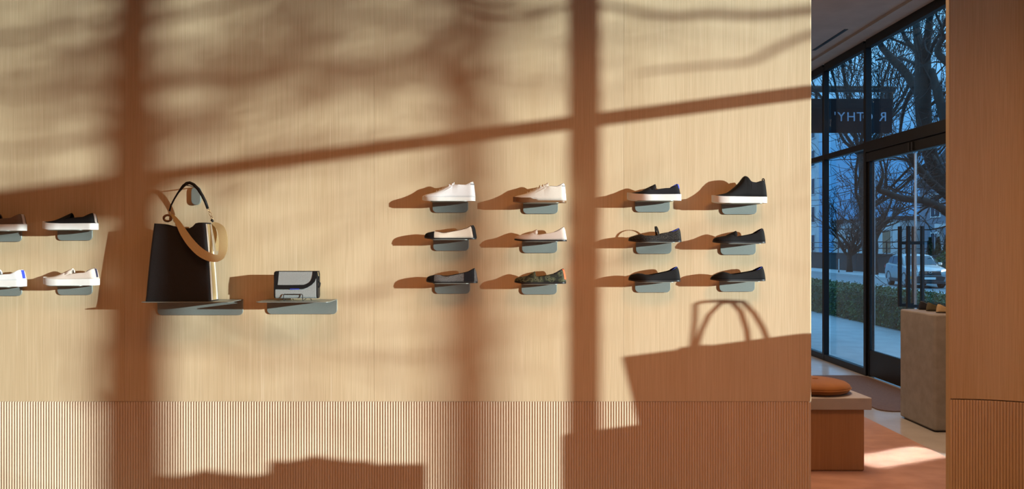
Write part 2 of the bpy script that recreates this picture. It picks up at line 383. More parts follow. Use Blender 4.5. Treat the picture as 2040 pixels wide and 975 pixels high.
def shoe(loc, L, prof, op, W=.043, toe=2.0, sole=5, upper='black_knit', solem='black_rubber', lining='dark_lining', trim=None, tongue=None,
         laces=0, cap=None, capm='black_knit', heel=None, heelm=None, counter=None, lift=.006, strap=None, rz=0, loop=False, gore=None, foxing=None, gumtoe=None,
         label='', cat='shoe', group=None, name='shoe'):
    t = empty(name, loc, rz, label, cat, group)
    zs = lambda u: (curve(sole, u) if hasattr(sole, '__len__') else sole) / K
    H = lambda u: max(curve(prof, u) / K, zs(u))
    def half(u):
        f = 1.0
        if u < .3: f = max(0, 1 - ((.3 - u) / .3) ** toe) ** (1 / toe)
        f *= curve([(0, 1), (.3, 1), (.6, .80), (.85, .76), (1, .76)], u)
        if u > .9: f *= max(0, 1 - ((u - .9) / .1) ** 2) ** .5
        return W * f
    low = lambda u: lift * max(0, (.24 - u) / .24) ** 2
    us = sorted(set([0, .003, .008, .015, .025, .04] + [.06 + .88 * i / 34 for i in range(35)] + [.955, .965, .975, .984, .991, .996, 1.0] + [op[0] - .001, op[0] + .001, op[1]]))
    ua, ub = op
    def gap(u):
        if u <= ua or u >= ub: return 0
        q = (u - ua) / (ub - ua)
        return half(u) * .80 * min(1, q / .26) ** .75 * min(1, (1 - q) / .1) ** .5
    NV = 8
    sex = lambda u: (.75 - .2 * max(0, min(1, (u - ua + .2) / .2))) if u < ub else .55 + .2 * min(1, (u - ub) / .03)
    def side(u, v, e=0):
        """v 0 at the sole, 1 at the rim or the ridge"""
        wv = half(u) * .97; r = gap(u); c = v * math.pi / 2; z0 = zs(u) + low(u) * .9; h = max(H(u), z0 + .0004)
        ex = sex(u)
        return (r + (wv - r) * math.cos(c) ** ex + e, z0 + (h - z0) * math.sin(c) ** .9 + e * .4)
    v = []; f = []
    for u in us:
        for k in range(NV + 1):
            y, z = side(u, k / NV); v.append((u * L, -y, z))
        for k in range(NV + 1):
            y, z = side(u, 1 - k / NV); v.append((u * L, y, z))
    st = 2 * (NV + 1)
    for i in range(len(us) - 1):
        for k in range(st - 1):
            closed = gap(us[i]) == 0 and gap(us[i + 1]) == 0
            if k == NV and (closed or us[i] >= ua): continue
            f.append((i * st + k, i * st + k + 1, (i + 1) * st + k + 1, (i + 1) * st + k)[::-1])
    mb = MB(); mb.v = v; mb.f = f
    up = mb.build('upper', M[upper], t, smooth=True)
    bm = bmesh.new(); bm.from_mesh(up.data); bmesh.ops.remove_doubles(bm, verts=bm.verts, dist=1e-5)
    s_ = sum(fc.normal.dot(fc.calc_center_median() - Vector((fc.calc_center_median().x, 0, .03))) * fc.calc_area() for fc in bm.faces)
    if s_ < 0: bmesh.ops.reverse_faces(bm, faces=bm.faces)
    bm.to_mesh(up.data); bm.free()
    q = up.modifiers.new('solid', 'SOLIDIFY'); q.thickness = .0026; q.offset = -1
    # sole
    mb = MB(); v = []
    for u in us:
        a = half(u) * 1.0 + .0015; z0 = low(u); z1 = zs(u) + low(u) * .9 + .0006; x = u * L
        b = a * .985
        v += [(x, -b, z0), (x, -a, z0 + (z1 - z0) * .25), (x, -a, z0 + (z1 - z0) * .8), (x, -b, z1), (x, b, z1), (x, a, z0 + (z1 - z0) * .8), (x, a, z0 + (z1 - z0) * .25), (x, b, z0)]
    mb.rings([v[i * 8:i * 8 + 8] for i in range(len(us))]); so = mb.build('sole', M[solem], t, smooth=True)
    so.modifiers.new('es', 'EDGE_SPLIT').split_angle = .9
    # insole
    mb = MB(); uu = [u for u in us if ua - .1 < u < .972]; r = []
    for u in uu: r += [(u * L, -half(u) * .9, zs(u) + .0035), (u * L, half(u) * .9, zs(u) + .0035)]
    mb.add(r, [(2*i, 2*i+2, 2*i+3, 2*i+1) for i in range(len(uu) - 1)]); mb.build('insole', M[lining], t)
    def patch(name, u0, u1, m, v0=0.0, v1=1.0, e=.0009, par=t, n=7, sides=(-1, 1)):
        """a skin laid on the upper between stations u0..u1"""
        mb = MB(); cols = [u0 + (u1 - u0) * i / n for i in range(n + 1)]
        rows = [v0 + (v1 - v0) * k / NV for k in range(NV + 1)]
        sg = [(q_, rows if q_ < 0 else rows[::-1]) for q_ in sides]
        vs = [(u * L + (e if u > .9 else -e if u < .1 else 0), s * side(u, q, e)[0], side(u, q, e)[1]) for u in cols for s, rr in sg for q in rr]
        ns = len(sg) * (NV + 1); fs = [(i*ns+k, i*ns+k+1, (i+1)*ns+k+1, (i+1)*ns+k) for i in range(n) for k in range(ns - 1)
                                        if not (k == NV and gap(cols[i]) + gap(cols[i+1]) > 0)]
        mb.add(vs, fs); return mb.build(name, M[m], par, smooth=True)
    if cap: patch('toe_cap', .0005, cap, capm, n=14)
    if counter: patch('heel_counter', counter[0], ub - .004, counter[1], n=8)
    if heel:     # webbing down the back of the heel: width, from and to (fractions of the heel's height)
        wd, f0, f1 = heel[:3]; ymax = heel[3] if len(heel) > 3 else None; up_ = max((H(.9 + .001 * i), .9 + .001 * i) for i in range(100)); zt_, ut = up_; zb_ = zs(1) + .0005; vs = []; nz, nc = 10, 5
        for i in range(nz + 1):
            z = zb_ + (zt_ - zb_) * (f0 + (f1 - f0) * i / nz) - .0003; a, b = ut, 1.0
            for _ in range(30):
                m_ = (a + b) / 2; a, b = (m_, b) if H(m_) > z else (a, m_)
            row = []
            def sy(u):
                z0 = zs(u) + low(u) * .9; h = max(H(u), z); c = math.asin(min(1, max(0, ((z - z0) / max(1e-6, h - z0))) ** (1 / .9)))
                r = gap(u); return r + (half(u) * .97 - r) * math.cos(c) ** sex(u)
            for j in range(nc + 1):
                u = max(.5, a - wd * j / nc)
                if ymax:
                    p_, q_ = a - .07, a
                    for _ in range(24):
                        m_ = (p_ + q_) / 2; p_, q_ = (m_, q_) if sy(m_) > ymax * j / nc else (p_, m_)
                    u = (p_ + q_) / 2 if j else a
                row.append((u * L + .0012 * (1 - j / nc) + .0006, sy(u) + (.0011 if j else 0), z))
            vs += [(x, -y, z_) for x, y, z_ in row[::-1]] + [(x, y, z_) for x, y, z_ in row]
        n_ = 2 * (nc + 1)
        MB().add(vs, [(i*n_+k, i*n_+k+1, (i+1)*n_+k+1, (i+1)*n_+k) for i in range(nz) for k in range(n_ - 1)]).build('heel_stripe', M[heelm], t, smooth=True)
    if trim:
        uu = [ua + (ub - ua) * i / 26 for i in range(27)]; loopp = []
        for u in uu: y, z = side(u, 1); loopp.append((u * L, -y, z + .0004))
        for u in uu[::-1][1:-1]: y, z = side(u, 1); loopp.append((u * L, y, z + .0004))
        i0 = int(len(uu) * trim[1])
        if trim[1] > 0: loopp = loopp[i0:len(loopp) - i0 + 1]
        MB().tube(loopp, .0013, 6, closed=trim[1] == 0).build('collar_trim', M[trim[0]], t, smooth=True)
    if tongue:
        (u0, h0), (u1, h1) = tongue; mb = MB(); rows = 8; cs = 9; vs = []
        for i in range(rows + 1):
            q = i / rows; u = u0 + (u1 - u0) * q; z = (h0 + (h1 - h0) * q) / K; hw = min(.031, half(u) * .82) * (1 if q < .8 else math.sqrt(max(.2, 1 - ((q - .8) / .25) ** 2)))
            for k in range(cs + 1):
                y = -1 + 2 * k / cs; vs.append((u * L, y * hw, z - .021 * y * y))
        mb.add(vs, [(i*(cs+1)+k, (i+1)*(cs+1)+k, (i+1)*(cs+1)+k+1, i*(cs+1)+k+1) for i in range(rows) for k in range(cs)])
        o = mb.build('tongue', M[upper], t, smooth=True, solid=.0055, off=0)
    if laces:
        for i in range(laces):
            u = laces_u[0] + (laces_u[1] - laces_u[0]) * i / (laces - 1); z = H(u)
            mb = MB()
            pts = [(u * L + (.003 * s_), y * .021, z + .003 - .010 * abs(y) ** 2.2) for y, s_ in [(-1.05, 1), (-.6, .5), (0, 0), (.6, -.5), (1.05, -1)]]
            mb.tube(pts, .0029, 6); mb.build('lace', M[upper if upper != 'x' else 'white_knit'], t, smooth=True)
    if strap:
        us_, hz = strap; mb = MB(); y0, z0 = side(us_, .8); pts = []
        for i in range(15):
            a = math.pi * i / 14; pts.append((us_ * L - .010 * math.sin(a) - .001, -y0 * math.cos(a) * 1.03, z0 * .72 + (hz / K - z0 * .72) * math.sin(a) ** .8))
        vs = []
        for (x, y, z) in pts: vs += [(x - .0045, y, z), (x + .0045, y, z)]
        mb.add(vs, [(2*i, 2*i+1, 2*i+3, 2*i+2) for i in range(14)]); mb.build('strap', M[upper], t, smooth=True, solid=.0025, off=0)
    if loop:
        u = op[1] - .004; z = H(u); x = u * L
        pts = [(x - .004, 0, z - .012), (x - .004, 0, z + .004), (x - .002, 0, z + .0085), (x + .002, 0, z + .0085), (x + .005, 0, z + .003), (x + .008, 0, z - .014)]
        vs = [];
        for p_ in pts: vs += [(p_[0], -.006, p_[2]), (p_[0], .006, p_[2])]
        MB().add(vs, [(2*i, 2*i+1, 2*i+3, 2*i+2) for i in range(5)]).build('pull_loop', M[upper], t, smooth=True, solid=.002, off=0)
    if gore:
        for sd_ in (-1, 1): patch('elastic_gore', gore[0], gore[1], gore[2], v0=.3, v1=.97, e=.0006, sides=(sd_,))
    if foxing:   # coloured band round the toe of the sole
        mb = MB(); uu = [u for u in us if u <= foxing[0]] + [foxing[0] + .03 * i for i in (1, 2, 3)]; vs = []
        for u in uu:
            a = half(u) + .0028; top = foxing[1] / K * (1 if u <= foxing[0] else max(.36, 1 - (u - foxing[0]) / .12)) + low(u)
            vs += [(u * L - (.0012 if u < .01 else 0), -a, low(u) - .0003), (u * L - (.0012 if u < .01 else 0), -a, top), (u * L - (.0012 if u < .01 else 0), a, top), (u * L - (.0012 if u < .01 else 0), a, low(u) - .0003)]
        n_ = len(uu); fs = []
        for i in range(n_ - 1):
            fs += [(4*i, 4*i+1, 4*i+5, 4*i+4), (4*i+2, 4*i+3, 4*i+7, 4*i+6)]
        fs.append((0, 3, 2, 1)); mb.add(vs, fs).build('toe_bumper', M[foxing[2]], t, smooth=True)
    return t
laces_u = (.27, .56)

def place(toe_px, heel_px, by, plate, **kw):
    x0 = (toe_px - 1020) / K; L = (heel_px - toe_px) / K; z = HC - (by - 487.5) / K
    d = kw.pop('depth', .112); sl = kw.pop('shelf_label'); sg = kw.pop('shelf_group', None)
    shelf(plate[0], plate[1], plate[2], z, d, sl, sg)
    return shoe((x0, -.068, z), L, **kw)

slip = [(0, 14), (.03, 15.2), (.10, 16.3), (.2, 18), (.295, 21), (.39, 25.6), (.405, 25.6), (.45, 22.8), (.514, 22.2), (.676, 24.6), (.77, 25.3), (.85, 29), (.924, 33.6), (.938, 32.4), (.957, 25), (.978, 13.2), (1, 12.6)]
slip_kw = dict(op=(.405, .925), sole=[(0, 13.6), (.4, 12), (1, 12.6)], solem='white_rubber', tongue=((.30, 21.2), (.525, 32.6)), toe=2.3, lift=.008)
loaf = [(0, 3), (.012, 8), (.05, 11.4), (.12, 13.2), (.25, 15.6), (.33, 18.2), (.36, 18.2), (.42, 14.8), (.46, 14), (.6, 16), (.778, 20), (.87, 25), (.944, 29.8), (.965, 25), (.985, 14), (1, 4)]
flat = [(0, 3), (.012, 8.5), (.05, 12.6), (.12, 14.6), (.185, 16), (.27, 15), (.34, 13.2), (.41, 13), (.57, 16), (.80, 21.3), (.88, 25.5), (.935, 28.4), (.965, 23), (.985, 13), (1, 4)]
# left group
place(-57, 50.7, 460, (-25, 44.8, 482), prof=slip, upper='taupe_knit', heel=(.02, .0, .96, .009), heelm='pale_web', label='taupe slip-on sneaker cut by the left edge, upper row', shelf_label='shelf under the cut-off taupe slip-on', name='slip_on_sneaker', **slip_kw)
place(86.7, 193.9, 458.1, (116, 185.3, 479.5), prof=slip, upper='black_knit', heel=(.02, .0, .96, .009), heelm='pale_web', label='black slip-on sneaker with white sole and pale heel stripe', shelf_label='shelf under the black slip-on with pale heel stripe', name='slip_on_sneaker', **slip_kw)
place(-57, 50.5, 571, (-25, 45.3, 590), prof=slip, upper='white_knit', lining='pale_lining', heel=(.02, .15, .95, .011), heelm='blue_web', label='white slip-on sneaker with blue heel stripe at the left edge', shelf_label='shelf under the white slip-on with blue heel', name='slip_on_sneaker', **slip_kw)
place(88, 196.5, 568.5, (116, 185.3, 588), prof=slip, upper='blush_knit', lining='pale_lining', heel=(.02, .15, .97, .008), heelm='navy_web', trim=('navy_web', .8), label='blush slip-on sneaker with navy heel stripe and white sole', shelf_label='shelf under the blush slip-on with navy heel stripe', name='slip_on_sneaker', **slip_kw)
# right group, top row
lace_prof = [(0, 9), (.02, 11), (.07, 13.4), (.146, 15.4), (.25, 18.6), (.347, 23), (.45, 29), (.53, 34), (.56, 34.4), (.60, 33.4), (.70, 32), (.82, 31.5), (.90, 35.5), (.955, 38.4), (.972, 34), (.99, 18), (1, 8)]
place(841.2, 947.3, 401.3, (862, 932.7, 424), prof=lace_prof, op=(.575, .955), sole=7, upper='white_knit', solem='white_rubber', lining='pale_lining', tongue=((.30, 20), (.60, 37.5)), laces=6, heel=(.06, .80, .88), heelm='grey_web', trim=('white_knit', 0), toe=2.2,
      label='all-white lace-up sneaker in the top row', shelf_label='shelf under the all-white lace-up sneaker', name='lace_up_sneaker')
place(1022.5, 1128.2, 404.5, (1042, 1111.3, 426.5), prof=[(u, h + .6) for u, h in lace_prof], op=(.575, .955), sole=[(0, 7), (.42, 6.5), (.46, 4.2), (1, 4)], upper='cream_knit', solem='gum_rubber', lining='pale_lining', tongue=((.30, 20.6), (.66, 39.5)), laces=6, heel=(.06, .80, .87), heelm='grey_web', trim=('grey_web', .3), foxing=(.34, 9.6, 'gum_rubber'), toe=2.2,
      label='cream lace-up sneaker with brown gum sole', shelf_label='shelf under the cream lace-up with gum sole', name='lace_up_sneaker')
place(1249.2, 1356.9, 400.5, (1264.6, 1333.8, 423), prof=slip, upper='ink_knit', heel=(.026, .55, .99), heelm='blue_web', trim=('blue_web', .78), label='black slip-on sneaker with white sole and blue heel tab', shelf_label='shelf under the black slip-on with blue heel tab', name='slip_on_sneaker', **slip_kw)
place(1418.1, 1527.5, 405.3, (1437.3, 1506.7, 427.5), prof=[(0, 13), (.03, 15.2), (.12, 17), (.27, 21), (.395, 30.7), (.493, 41), (.56, 51), (.592, 54.7), (.615, 54.3), (.655, 50), (.675, 46.8), (.69, 43), (.74, 41.4), (.80, 41), (.86, 43.4), (.935, 46), (.955, 44), (.985, 25), (1, 12)],
      op=(.605, .94), sole=[(0, 13), (1, 12)], upper='black_knit', solem='white_rubber', loop=True, gore=(.69, .79, 'ink_knit'), toe=2.3, lift=.008, label='black ankle boot with white sole and heel pull loop', shelf_label='shelf under the black ankle boot', name='ankle_boot')
# middle row
place(845.5, 949.2, 477.3, (863.3, 934, 500), prof=flat, op=(.27, .937), sole=2.6, upper='beige_knit', cap=.20, heel=(.055, .0, .98), heelm='black_knit', trim=('black_knit', 0), label='beige ballet flat with black toe cap', shelf_label='shelf under the beige flat with black toe cap', name='ballet_flat')
lp = [(u, h * .97) for u, h in loaf]
place(1024.7, 1129.2, 481.3, (1039.9, 1110, 504.5), prof=lp, op=(.362, .945), sole=3, upper='blush_knit', lining='pale_lining', tongue=((.27, 15.8), (.434, 23.5)), trim=('grey_web', .7), label='blush loafer with tongue in the middle row', shelf_label='shelf under the blush loafer', name='loafer')
place(1251.9, 1357.5, 482.7, (1266.5, 1337.2, 506), prof=[(0, 3), (.012, 8), (.05, 10.5), (.147, 13.5), (.222, 16), (.26, 15), (.30, 13.2), (.5, 13), (.626, 17.3), (.83, 21.5), (.955, 27.5), (.975, 22), (1, 4)], op=(.235, .955), sole=2.6, upper='speckle', strap=(.56, 31), trim=('blue_web', .75), label='dark speckled mary jane with an arched strap', shelf_label='shelf under the speckled mary jane', name='mary_jane')
place(1420, 1524.5, 485.3, (1434.7, 1504.8, 508), prof=loaf, op=(.362, .945), sole=3, upper='black_knit', tongue=((.27, 15.8), (.446, 24.2)), trim=('navy_web', .75), label='black loafer with tongue in the middle row', shelf_label='shelf under the black loafer', name='loafer')
# bottom row
place(849.2, 951.9, 564, (866, 936, 585.5), prof=[(u, h * 1.03) for u, h in flat], op=(.29, .937), sole=2.6, upper='grey_weave', cap=.165, counter=(.74, 'ink_knit'), trim=('black_knit', 0), label='grey woven flat with black toe cap', shelf_label='shelf under the grey woven flat', name='ballet_flat')
place(1024.7, 1127.9, 565.3, (1038.8, 1109.2, 587), prof=loaf, op=(.362, .945), sole=3, upper='camo', tongue=((.27, 15.8), (.40, 23.5)), heel=(.034, .2, .98), heelm='orange_web', trim=('navy_web', .7), label='green camouflage loafer with orange heel stripe', shelf_label='shelf under the camouflage loafer', name='loafer')
place(1251.9, 1355.3, 561.3, (1264.7, 1334.8, 583), prof=[(u, h * 1.04) for u, h in flat], op=(.30, .937), sole=3, upper='black_knit', trim=('blue_web', .8), label='black round-toed flat in the bottom row', shelf_label='shelf under the black round-toed flat', name='ballet_flat')
place(1415.2, 1524.5, 560, (1432.5, 1502.7, 581.5), prof=[(0, 4), (.02, 8), (.06, 11.3), (.13, 14.7), (.2, 17.6), (.24, 18.4), (.30, 16.5), (.37, 13.6), (.45, 14.3), (.6, 16.8), (.81, 21.3), (.88, 25), (.94, 28.8), (.965, 23), (.985, 13), (1, 4)], op=(.25, .942), sole=3, toe=1.45, upper='black_knit', trim=('blue_web', .8), label='black pointed-toe flat in the bottom row', shelf_label='shelf under the black pointed-toe flat', name='pointed_flat')

# ------------------------------------------------------------------ bucket bag, strap, hook, clutch
M['bag_black'] = mat('black_knit_bag', (.013, .0125, .0135), .75, (.009, .009, .0095), scale=350, bump=.5)
M['bag_lining'] = mat('bag_lining', (.02, .022, .05), .9)
M['stripe_white'] = mat('white_stripe', (.78, .74, .66), .8, scale=300)
M['stripe_tan'] = mat('tan_stripe', (.52, .38, .17), .8, scale=300)
M['strap'] = mat('tan_webbing', (.60, .47, .23), .75, (.53, .41, .19), scale=500, bump=.3)
M['leather'] = mat('black_leather', (.008, .008, .008), .55, bump=.1, scale=120, spec=.3)
M['grey_melange'] = mat('grey_melange', (.33, .345, .33), .85, (.19, .205, .195), scale=420, bump=.3, lo=.38, hi=.6)
ZB = 1.1475
shelf(315, 485, 628, ZB, .195, 'wide shelf carrying the black bucket bag', None)
shelf(533, 672, 626, ZB, .195, 'wide shelf carrying the grey clutch', None)
y_c = -.112                     # bag's middle plane
bx = (364 - 1020) / 411
bag = empty('bucket_bag', (bx, y_c, ZB), 0, 'black knit bucket bag with tan strap and striped side', 'handbag')
def section(wd, dp, n=8, r=.02, mid=0):
    pts = []
    for (cx, cy, a0) in ((1, -1, -90), (1, 1, 0), (-1, 1, 90), (-1, -1, 180)):
        for k in range(n):
            a = math.radians(a0 + 90 * k / (n - 1)); pts.append((cx * (wd / 2 - r) + r * math.cos(a), cy * (dp / 2 - r) + r * math.sin(a)))
        if mid and cx == cy * 1 and cx > 0 or mid and cx == cy and cx < 0:      # extra points along the two long sides
            x = cx * (wd / 2 - r); pts += [(x - 2 * x * k / (mid + 1), cy * dp / 2) for k in range(1, mid + 1)]
    return pts
BW = lambda q: .313 - .067 * q + .006 * math.sin(q * math.pi); BD = lambda q: .118 - .022 * q
shift = lambda q: .002 * q + .001
def topz(fx): return curve([(0, .373), (.12, .370), (.3, .359), (.55, .350), (.70, .350), (.74, .353), (.81, .372), (.86, .376), (1, .377)], fx)
rings_ = []
for i in range(15):
    q = i / 14; r = []
    for (x, y) in section(BW(q), BD(q), 6, .016 if i else .012, 14):
        fx = min(1, max(0, x / BW(q) + .5)); yy = y * (1 - .12 * math.sin(q * math.pi) * 0) - (.010 * (1 - (2 * fx - 1) ** 2) * q if y > 0 else -.006 * (1 - (2 * fx - 1) ** 2) * q)
        r.append((x + shift(q), yy, .001 + q * topz(fx)))
    rings_.append(r)
MB().rings(rings_, True, False).build('body', M['bag_black'], bag, smooth=True, solid=.003, off=-1)
def sidestrip(a, b, m):
    mb = MB(); v = []
    for i in range(13):
        q = .012 + (i / 12) * .97; x = BW(q) / 2 + shift(q) + .0006; d = BD(q) - .024
        v += [(x, -d / 2 + d * a, .001 + q * .377), (x, -d / 2 + d * b, .001 + q * .377)]
    mb.add(v, [(2*i, 2*i+1, 2*i+3, 2*i+2) for i in range(12)]); mb.build('stripe', M[m], bag, smooth=True, solid=.0012, off=1)
sidestrip(.0, .2, 'stripe_white'); sidestrip(.2, .70, 'stripe_tan'); sidestrip(.70, .9, 'stripe_white')
def bl(px, py, t):              # picture point at distance t in front of the wall, in the bag's own frame
    p = at(px, py, -t); return Vector((p.x - bx, p.y - y_c, p.z - ZB))
# handle
hp = [bl(*p) for p in ((337.5, 421, .112), (341, 409, .113), (347, 397, .114), (355, 384, .115), (365, 371, .116), (372, 365.5, .117), (378, 364.5, .117), (386, 368, .116), (395, 377, .115), (403, 390, .114), (409, 402, .113), (414, 416, .112))]
MB().tube(hp, [.0042, .0042, .0042, .0046, .0075, .0078, .0078, .0078, .0082, .0075, .0075, .0065], 8).build('handle', M['leather'], bag, smooth=True)
def ring(c, r, tr, ax, m='brass', name='ring', el=1):
    pts = []
    for k in range(14):
        a = 2 * math.pi * k / 14; pts.append(c + ax[0] * (r * math.cos(a)) + ax[1] * (r * el * math.sin(a)))
    MB().tube(pts, tr, 6, closed=True).build(name, M[m], bag, smooth=True)
X, Y, Z = Vector((1, 0, 0)), Vector((0, 1, 0)), Vector((0, 0, 1))
for px, py, rr in ((416.5, 420, .006), (419, 427, .010), (422, 434.5, .007)): ring(bl(px, py, .112), rr * .62, .0013, (Vector((.86, 0, .5)), Vector((-.5, 0, .86))), 'brass', 'chain_link', 1.7)
MB().tube([bl(421, 438, .112), bl(424.5, 442, .112)], .006, 8).build('chain_clasp', M['leather'], bag, smooth=True)
ring(bl(337.5, 427, .112), .006, .0014, (X, Z), 'brass', 'ring', 1.5)
MB().tube([bl(338, 431, .112), bl(338.5, 438, .112)], .0035, 8).build('swivel_clip', M['brass'], bag, smooth=True)
MB().tube([bl(326 + 8 + 8 * math.cos(a), 435 + 6 * math.sin(a), .112 + .004 * math.sin(a * 2)) for a in [math.pi * 2 * k / 16 for k in range(16)]], .0055, 6, closed=True).build('strap_end', mat('tan_leather', (.22, .11, .04), .6), bag, smooth=True)
def ribbon(mb, pts, ws):
    v = []
    P_ = [bl(*p) for p in pts]
    P2 = []
    for i in range(len(P_) - 1):
        for k in range(4):
            q = k / 4; a = P_[max(0, i - 1)]; b = P_[i]; c = P_[i + 1]; d = P_[min(len(P_) - 1, i + 2)]
            P2.append((.5 * ((2 * b) + (c - a) * q + (2 * a - 5 * b + 4 * c - d) * q * q + (3 * b - a - 3 * c + d) * q ** 3), ws[i] + (ws[i + 1] - ws[i]) * q))
    P2.append((P_[-1], ws[-1]))
    for i, (p, wd) in enumerate(P2):
        t = (P2[min(i + 1, len(P2) - 1)][0] - P2[max(0, i - 1)][0]).normalized(); sdir = t.cross(Vector((0, -1, 0)))
        sdir = sdir.normalized(); v += [p - sdir * wd / 2 + Y * .002, p + sdir * wd / 2 - Y * .002]
    mb.add(v, [(2*i, 2*i+1, 2*i+3, 2*i+2) for i in range(len(P2) - 1)])
mb = MB()
ribbon(mb, [(342, 428, .115), (349, 436, .150), (357, 448, .178), (366, 464, .190), (380, 484, .196), (398, 502, .197), (416, 512, .194), (432, 515, .186), (445, 510, .172)], [.010, .018, .026, .034, .038, .040, .040, .034, .022])
ribbon(mb, [(424, 445, .112), (432, 449, .118), (440, 457, .128), (444, 470, .138), (445, 485, .150), (444, 500, .165), (440, 512, .178)], [.012, .026, .038, .042, .042, .040, .030])
mb.build('shoulder_strap', M['strap'], bag, smooth=True, solid=.0022, off=0)
mb = MB(); ribbon(mb, [(424, 446, .100), (428, 462, .102), (432, 482, .104), (434, 500, .106)], [.012, .016, .016, .014]); mb.build('strap_tail', M['stripe_tan'], bag, smooth=True, solid=.002, off=0)
# hook on the wall
hk = empty('wall_hook', ((392.5 - 1020) / 400, 0, HC - (390.5 - 487.5) / 400), 0, 'grey pill-shaped wall hook above the bucket bag', 'hook')
pts = []
for k in range(9): a = math.pi * k / 8; pts.append((.0235 * math.cos(a), .0225 + .0235 * math.sin(a)))
for k in range(9): a = math.pi + math.pi * k / 8; pts.append((.0235 * math.cos(a), -.0225 + .0235 * math.sin(a)))
MB().prism(pts, 'y', -.016, -.001).build('hook_plate', M['shelf'], hk, bevel=.002)
MB().tube([(0, -.012, .043), (0, -.128, .0435), (0, -.133, .050)], .0028, 8).build('hook_rod', M['black_metal'], hk, smooth=True)
# clutch
KC = 1600 / 3.865; yc = -.135
cl = empty('clutch', ((589 - 1020) / KC, yc + .026, ZB + .011), 0, 'grey melange clutch with black bound flap on its wide shelf', 'handbag')
cx = lambda u: (540 + u / 12.19 - 589) / KC; cz = lambda v: HC - (530 + v / 12.19 - 487.5) / KC - (ZB + .011)
hw = (631 - 547) / 2 / KC; ztop = cz(137); zbot = .0005
mb = MB(); rr = []
for i, (x, sc) in enumerate([(-hw, .9), (-hw + .004, 1), (hw - .004, 1), (hw, .9)]):
    rr.append([(x, .0 + y * sc, zbot + (ztop - zbot) / 2 + z * sc) for y, z in section(.052, ztop - zbot, 5, .012)])
mb.rings(rr); b_ = mb.build('body', M['grey_melange'], cl, smooth=False)
outer = [(112, 128), (78, 330), (72, 568), (400, 570), (700, 568), (790, 562), (880, 530), (990, 460), (1060, 390), (1095, 310), (1112, 220), (1128, 128)]
inner = [(200, 128), (180, 330), (166, 465), (400, 466), (700, 462), (800, 460), (860, 440), (930, 400), (970, 350), (992, 300), (1008, 220), (1018, 128)]
yf_ = -.0285
P2 = lambda q: (cx(q[0]), cz(q[1]))
MB().prism([P2(q) for q in inner], 'y', yf_, yf_ + .003).build('flap', M['grey_melange'], cl)
mb = MB(); v = []
for o_, i_ in zip(outer, inner):
    for (q, y) in ((o_, yf_ - .0012), (i_, yf_ - .0012), (i_, yf_ + .003), (o_, yf_ + .003)): x, z = P2(q); v.append((x, y, z))
mb.rings([v[4*i:4*i+4] for i in range(len(outer))]); mb.build('flap_binding', M['leather'], cl)
MB().box(cx(112), cx(1128), yf_, .02, ztop - .001, ztop + .0015).build('flap_top', M['leather'], cl)
MB().box(cx(465), cx(690), yf_ - .0022, yf_, cz(573), cz(556)).build('fabric_tab', M['blue_web'], cl)
for x in (-hw, hw):
    sg = 1 if x > 0 else -1
    mb = MB(); mb.rings([[(x + sg * e, y * s_, zbot + (ztop - zbot) / 2 + z * s_) for y, z in section(.052, ztop - zbot, 5, .014)] for e, s_ in ((-.002, .99), (.003, .98), (.004, .92))]); mb.build('side_gusset', M['leather'], cl)
mb = MB(); mb.box(hw + .003, hw + .009, -.016, -.004, cz(345), cz(255)); mb.tube([(hw + .004, -.01, cz(360)), (hw + .012, -.01, cz(430)), (hw + .010, -.01, cz(500)), (hw + .004, -.01, cz(530))], .004, 8); mb.build('strap_clip', M['leather'], cl)
MB().tube([(hw + .0035, -.02, cz(150)), (hw + .006, -.016, cz(250))], .0016, 6).build('zip_pull', M['brass'], cl)
sd = empty('bag_stand', ((589 - 1020) / KC, yc + .026, ZB), 0, 'small black wire stand holding the grey clutch up', 'stand')
off = .011
xs0, xs1 = cx(315), cx(775); zt = cz(690) + off
mb = MB(); mb.tube([(xs0 + .004, -.040, .003), (xs0 + .001, -.036, .010), (xs0, -.0335, zt - .004), (xs0 + .004, -.0335, zt), (xs1 - .004, -.0335, zt), (xs1, -.0335, zt - .004), (xs1 + .001, -.036, .010), (xs1 + .004, -.040, .003)], .0022, 6)
mb.build('front_hoop', M['black_metal'], sd, smooth=True)
for x in (cx(490), cx(930)): MB().tube([(x, .02, .0015), (x, .0, .009)], .0015, 6).build('rear_leg', M['black_metal'], sd)
for x in (xs0 + .004, xs1 + .004): MB().tube([(x, -.040, .003), (x, .022, .0095)], .0015, 6).build('side_bar', M['black_metal'], sd)

# ------------------------------------------------------------------ tote and plinths beside the window (out of view; their shade falls on the wall)
def hexbox(name, x0, x1, y0, y1, z, m, label, ch=.0, cat='plinth'):
    mb = MB(); mb.prism([(x0 + ch, y0), (x1 - ch, y0), (x1, y0 + ch), (x1, y1 - ch), (x1 - ch, y1), (x0 + ch, y1), (x0, y1 - ch), (x0, y0 + ch)] if ch else [(x0, y0), (x1, y0), (x1, y1), (x0, y1)], 'z', 0, z)
    return tag(mb.build(name, m, bevel=.012), label, cat)
hexbox('display_plinth', 2.40, 2.80, -1.115, -.45, .755, M['concrete'], 'concrete plinth in the curved corner, carrying a tote bag')
tb = empty('tote_bag', (2.6, -.795, .7555), 0, 'large two-handled tote bag whose shadow falls on the wall', 'handbag')
M['tote'] = mat('tote_canvas', (.10, .09, .08), .85, scale=300, bump=.2)
rr = []
for q in [i / 8 for i in range(9)]:
    hl = .195 + .038 * q; hd = .055 + .012 * q
    rr.append([(y, x, .001 + .362 * q) for x, y in section(2 * hl, 2 * hd, 5, .02)])
MB().rings(rr, True, False).build('body', M['tote'], tb, smooth=True, solid=.004)
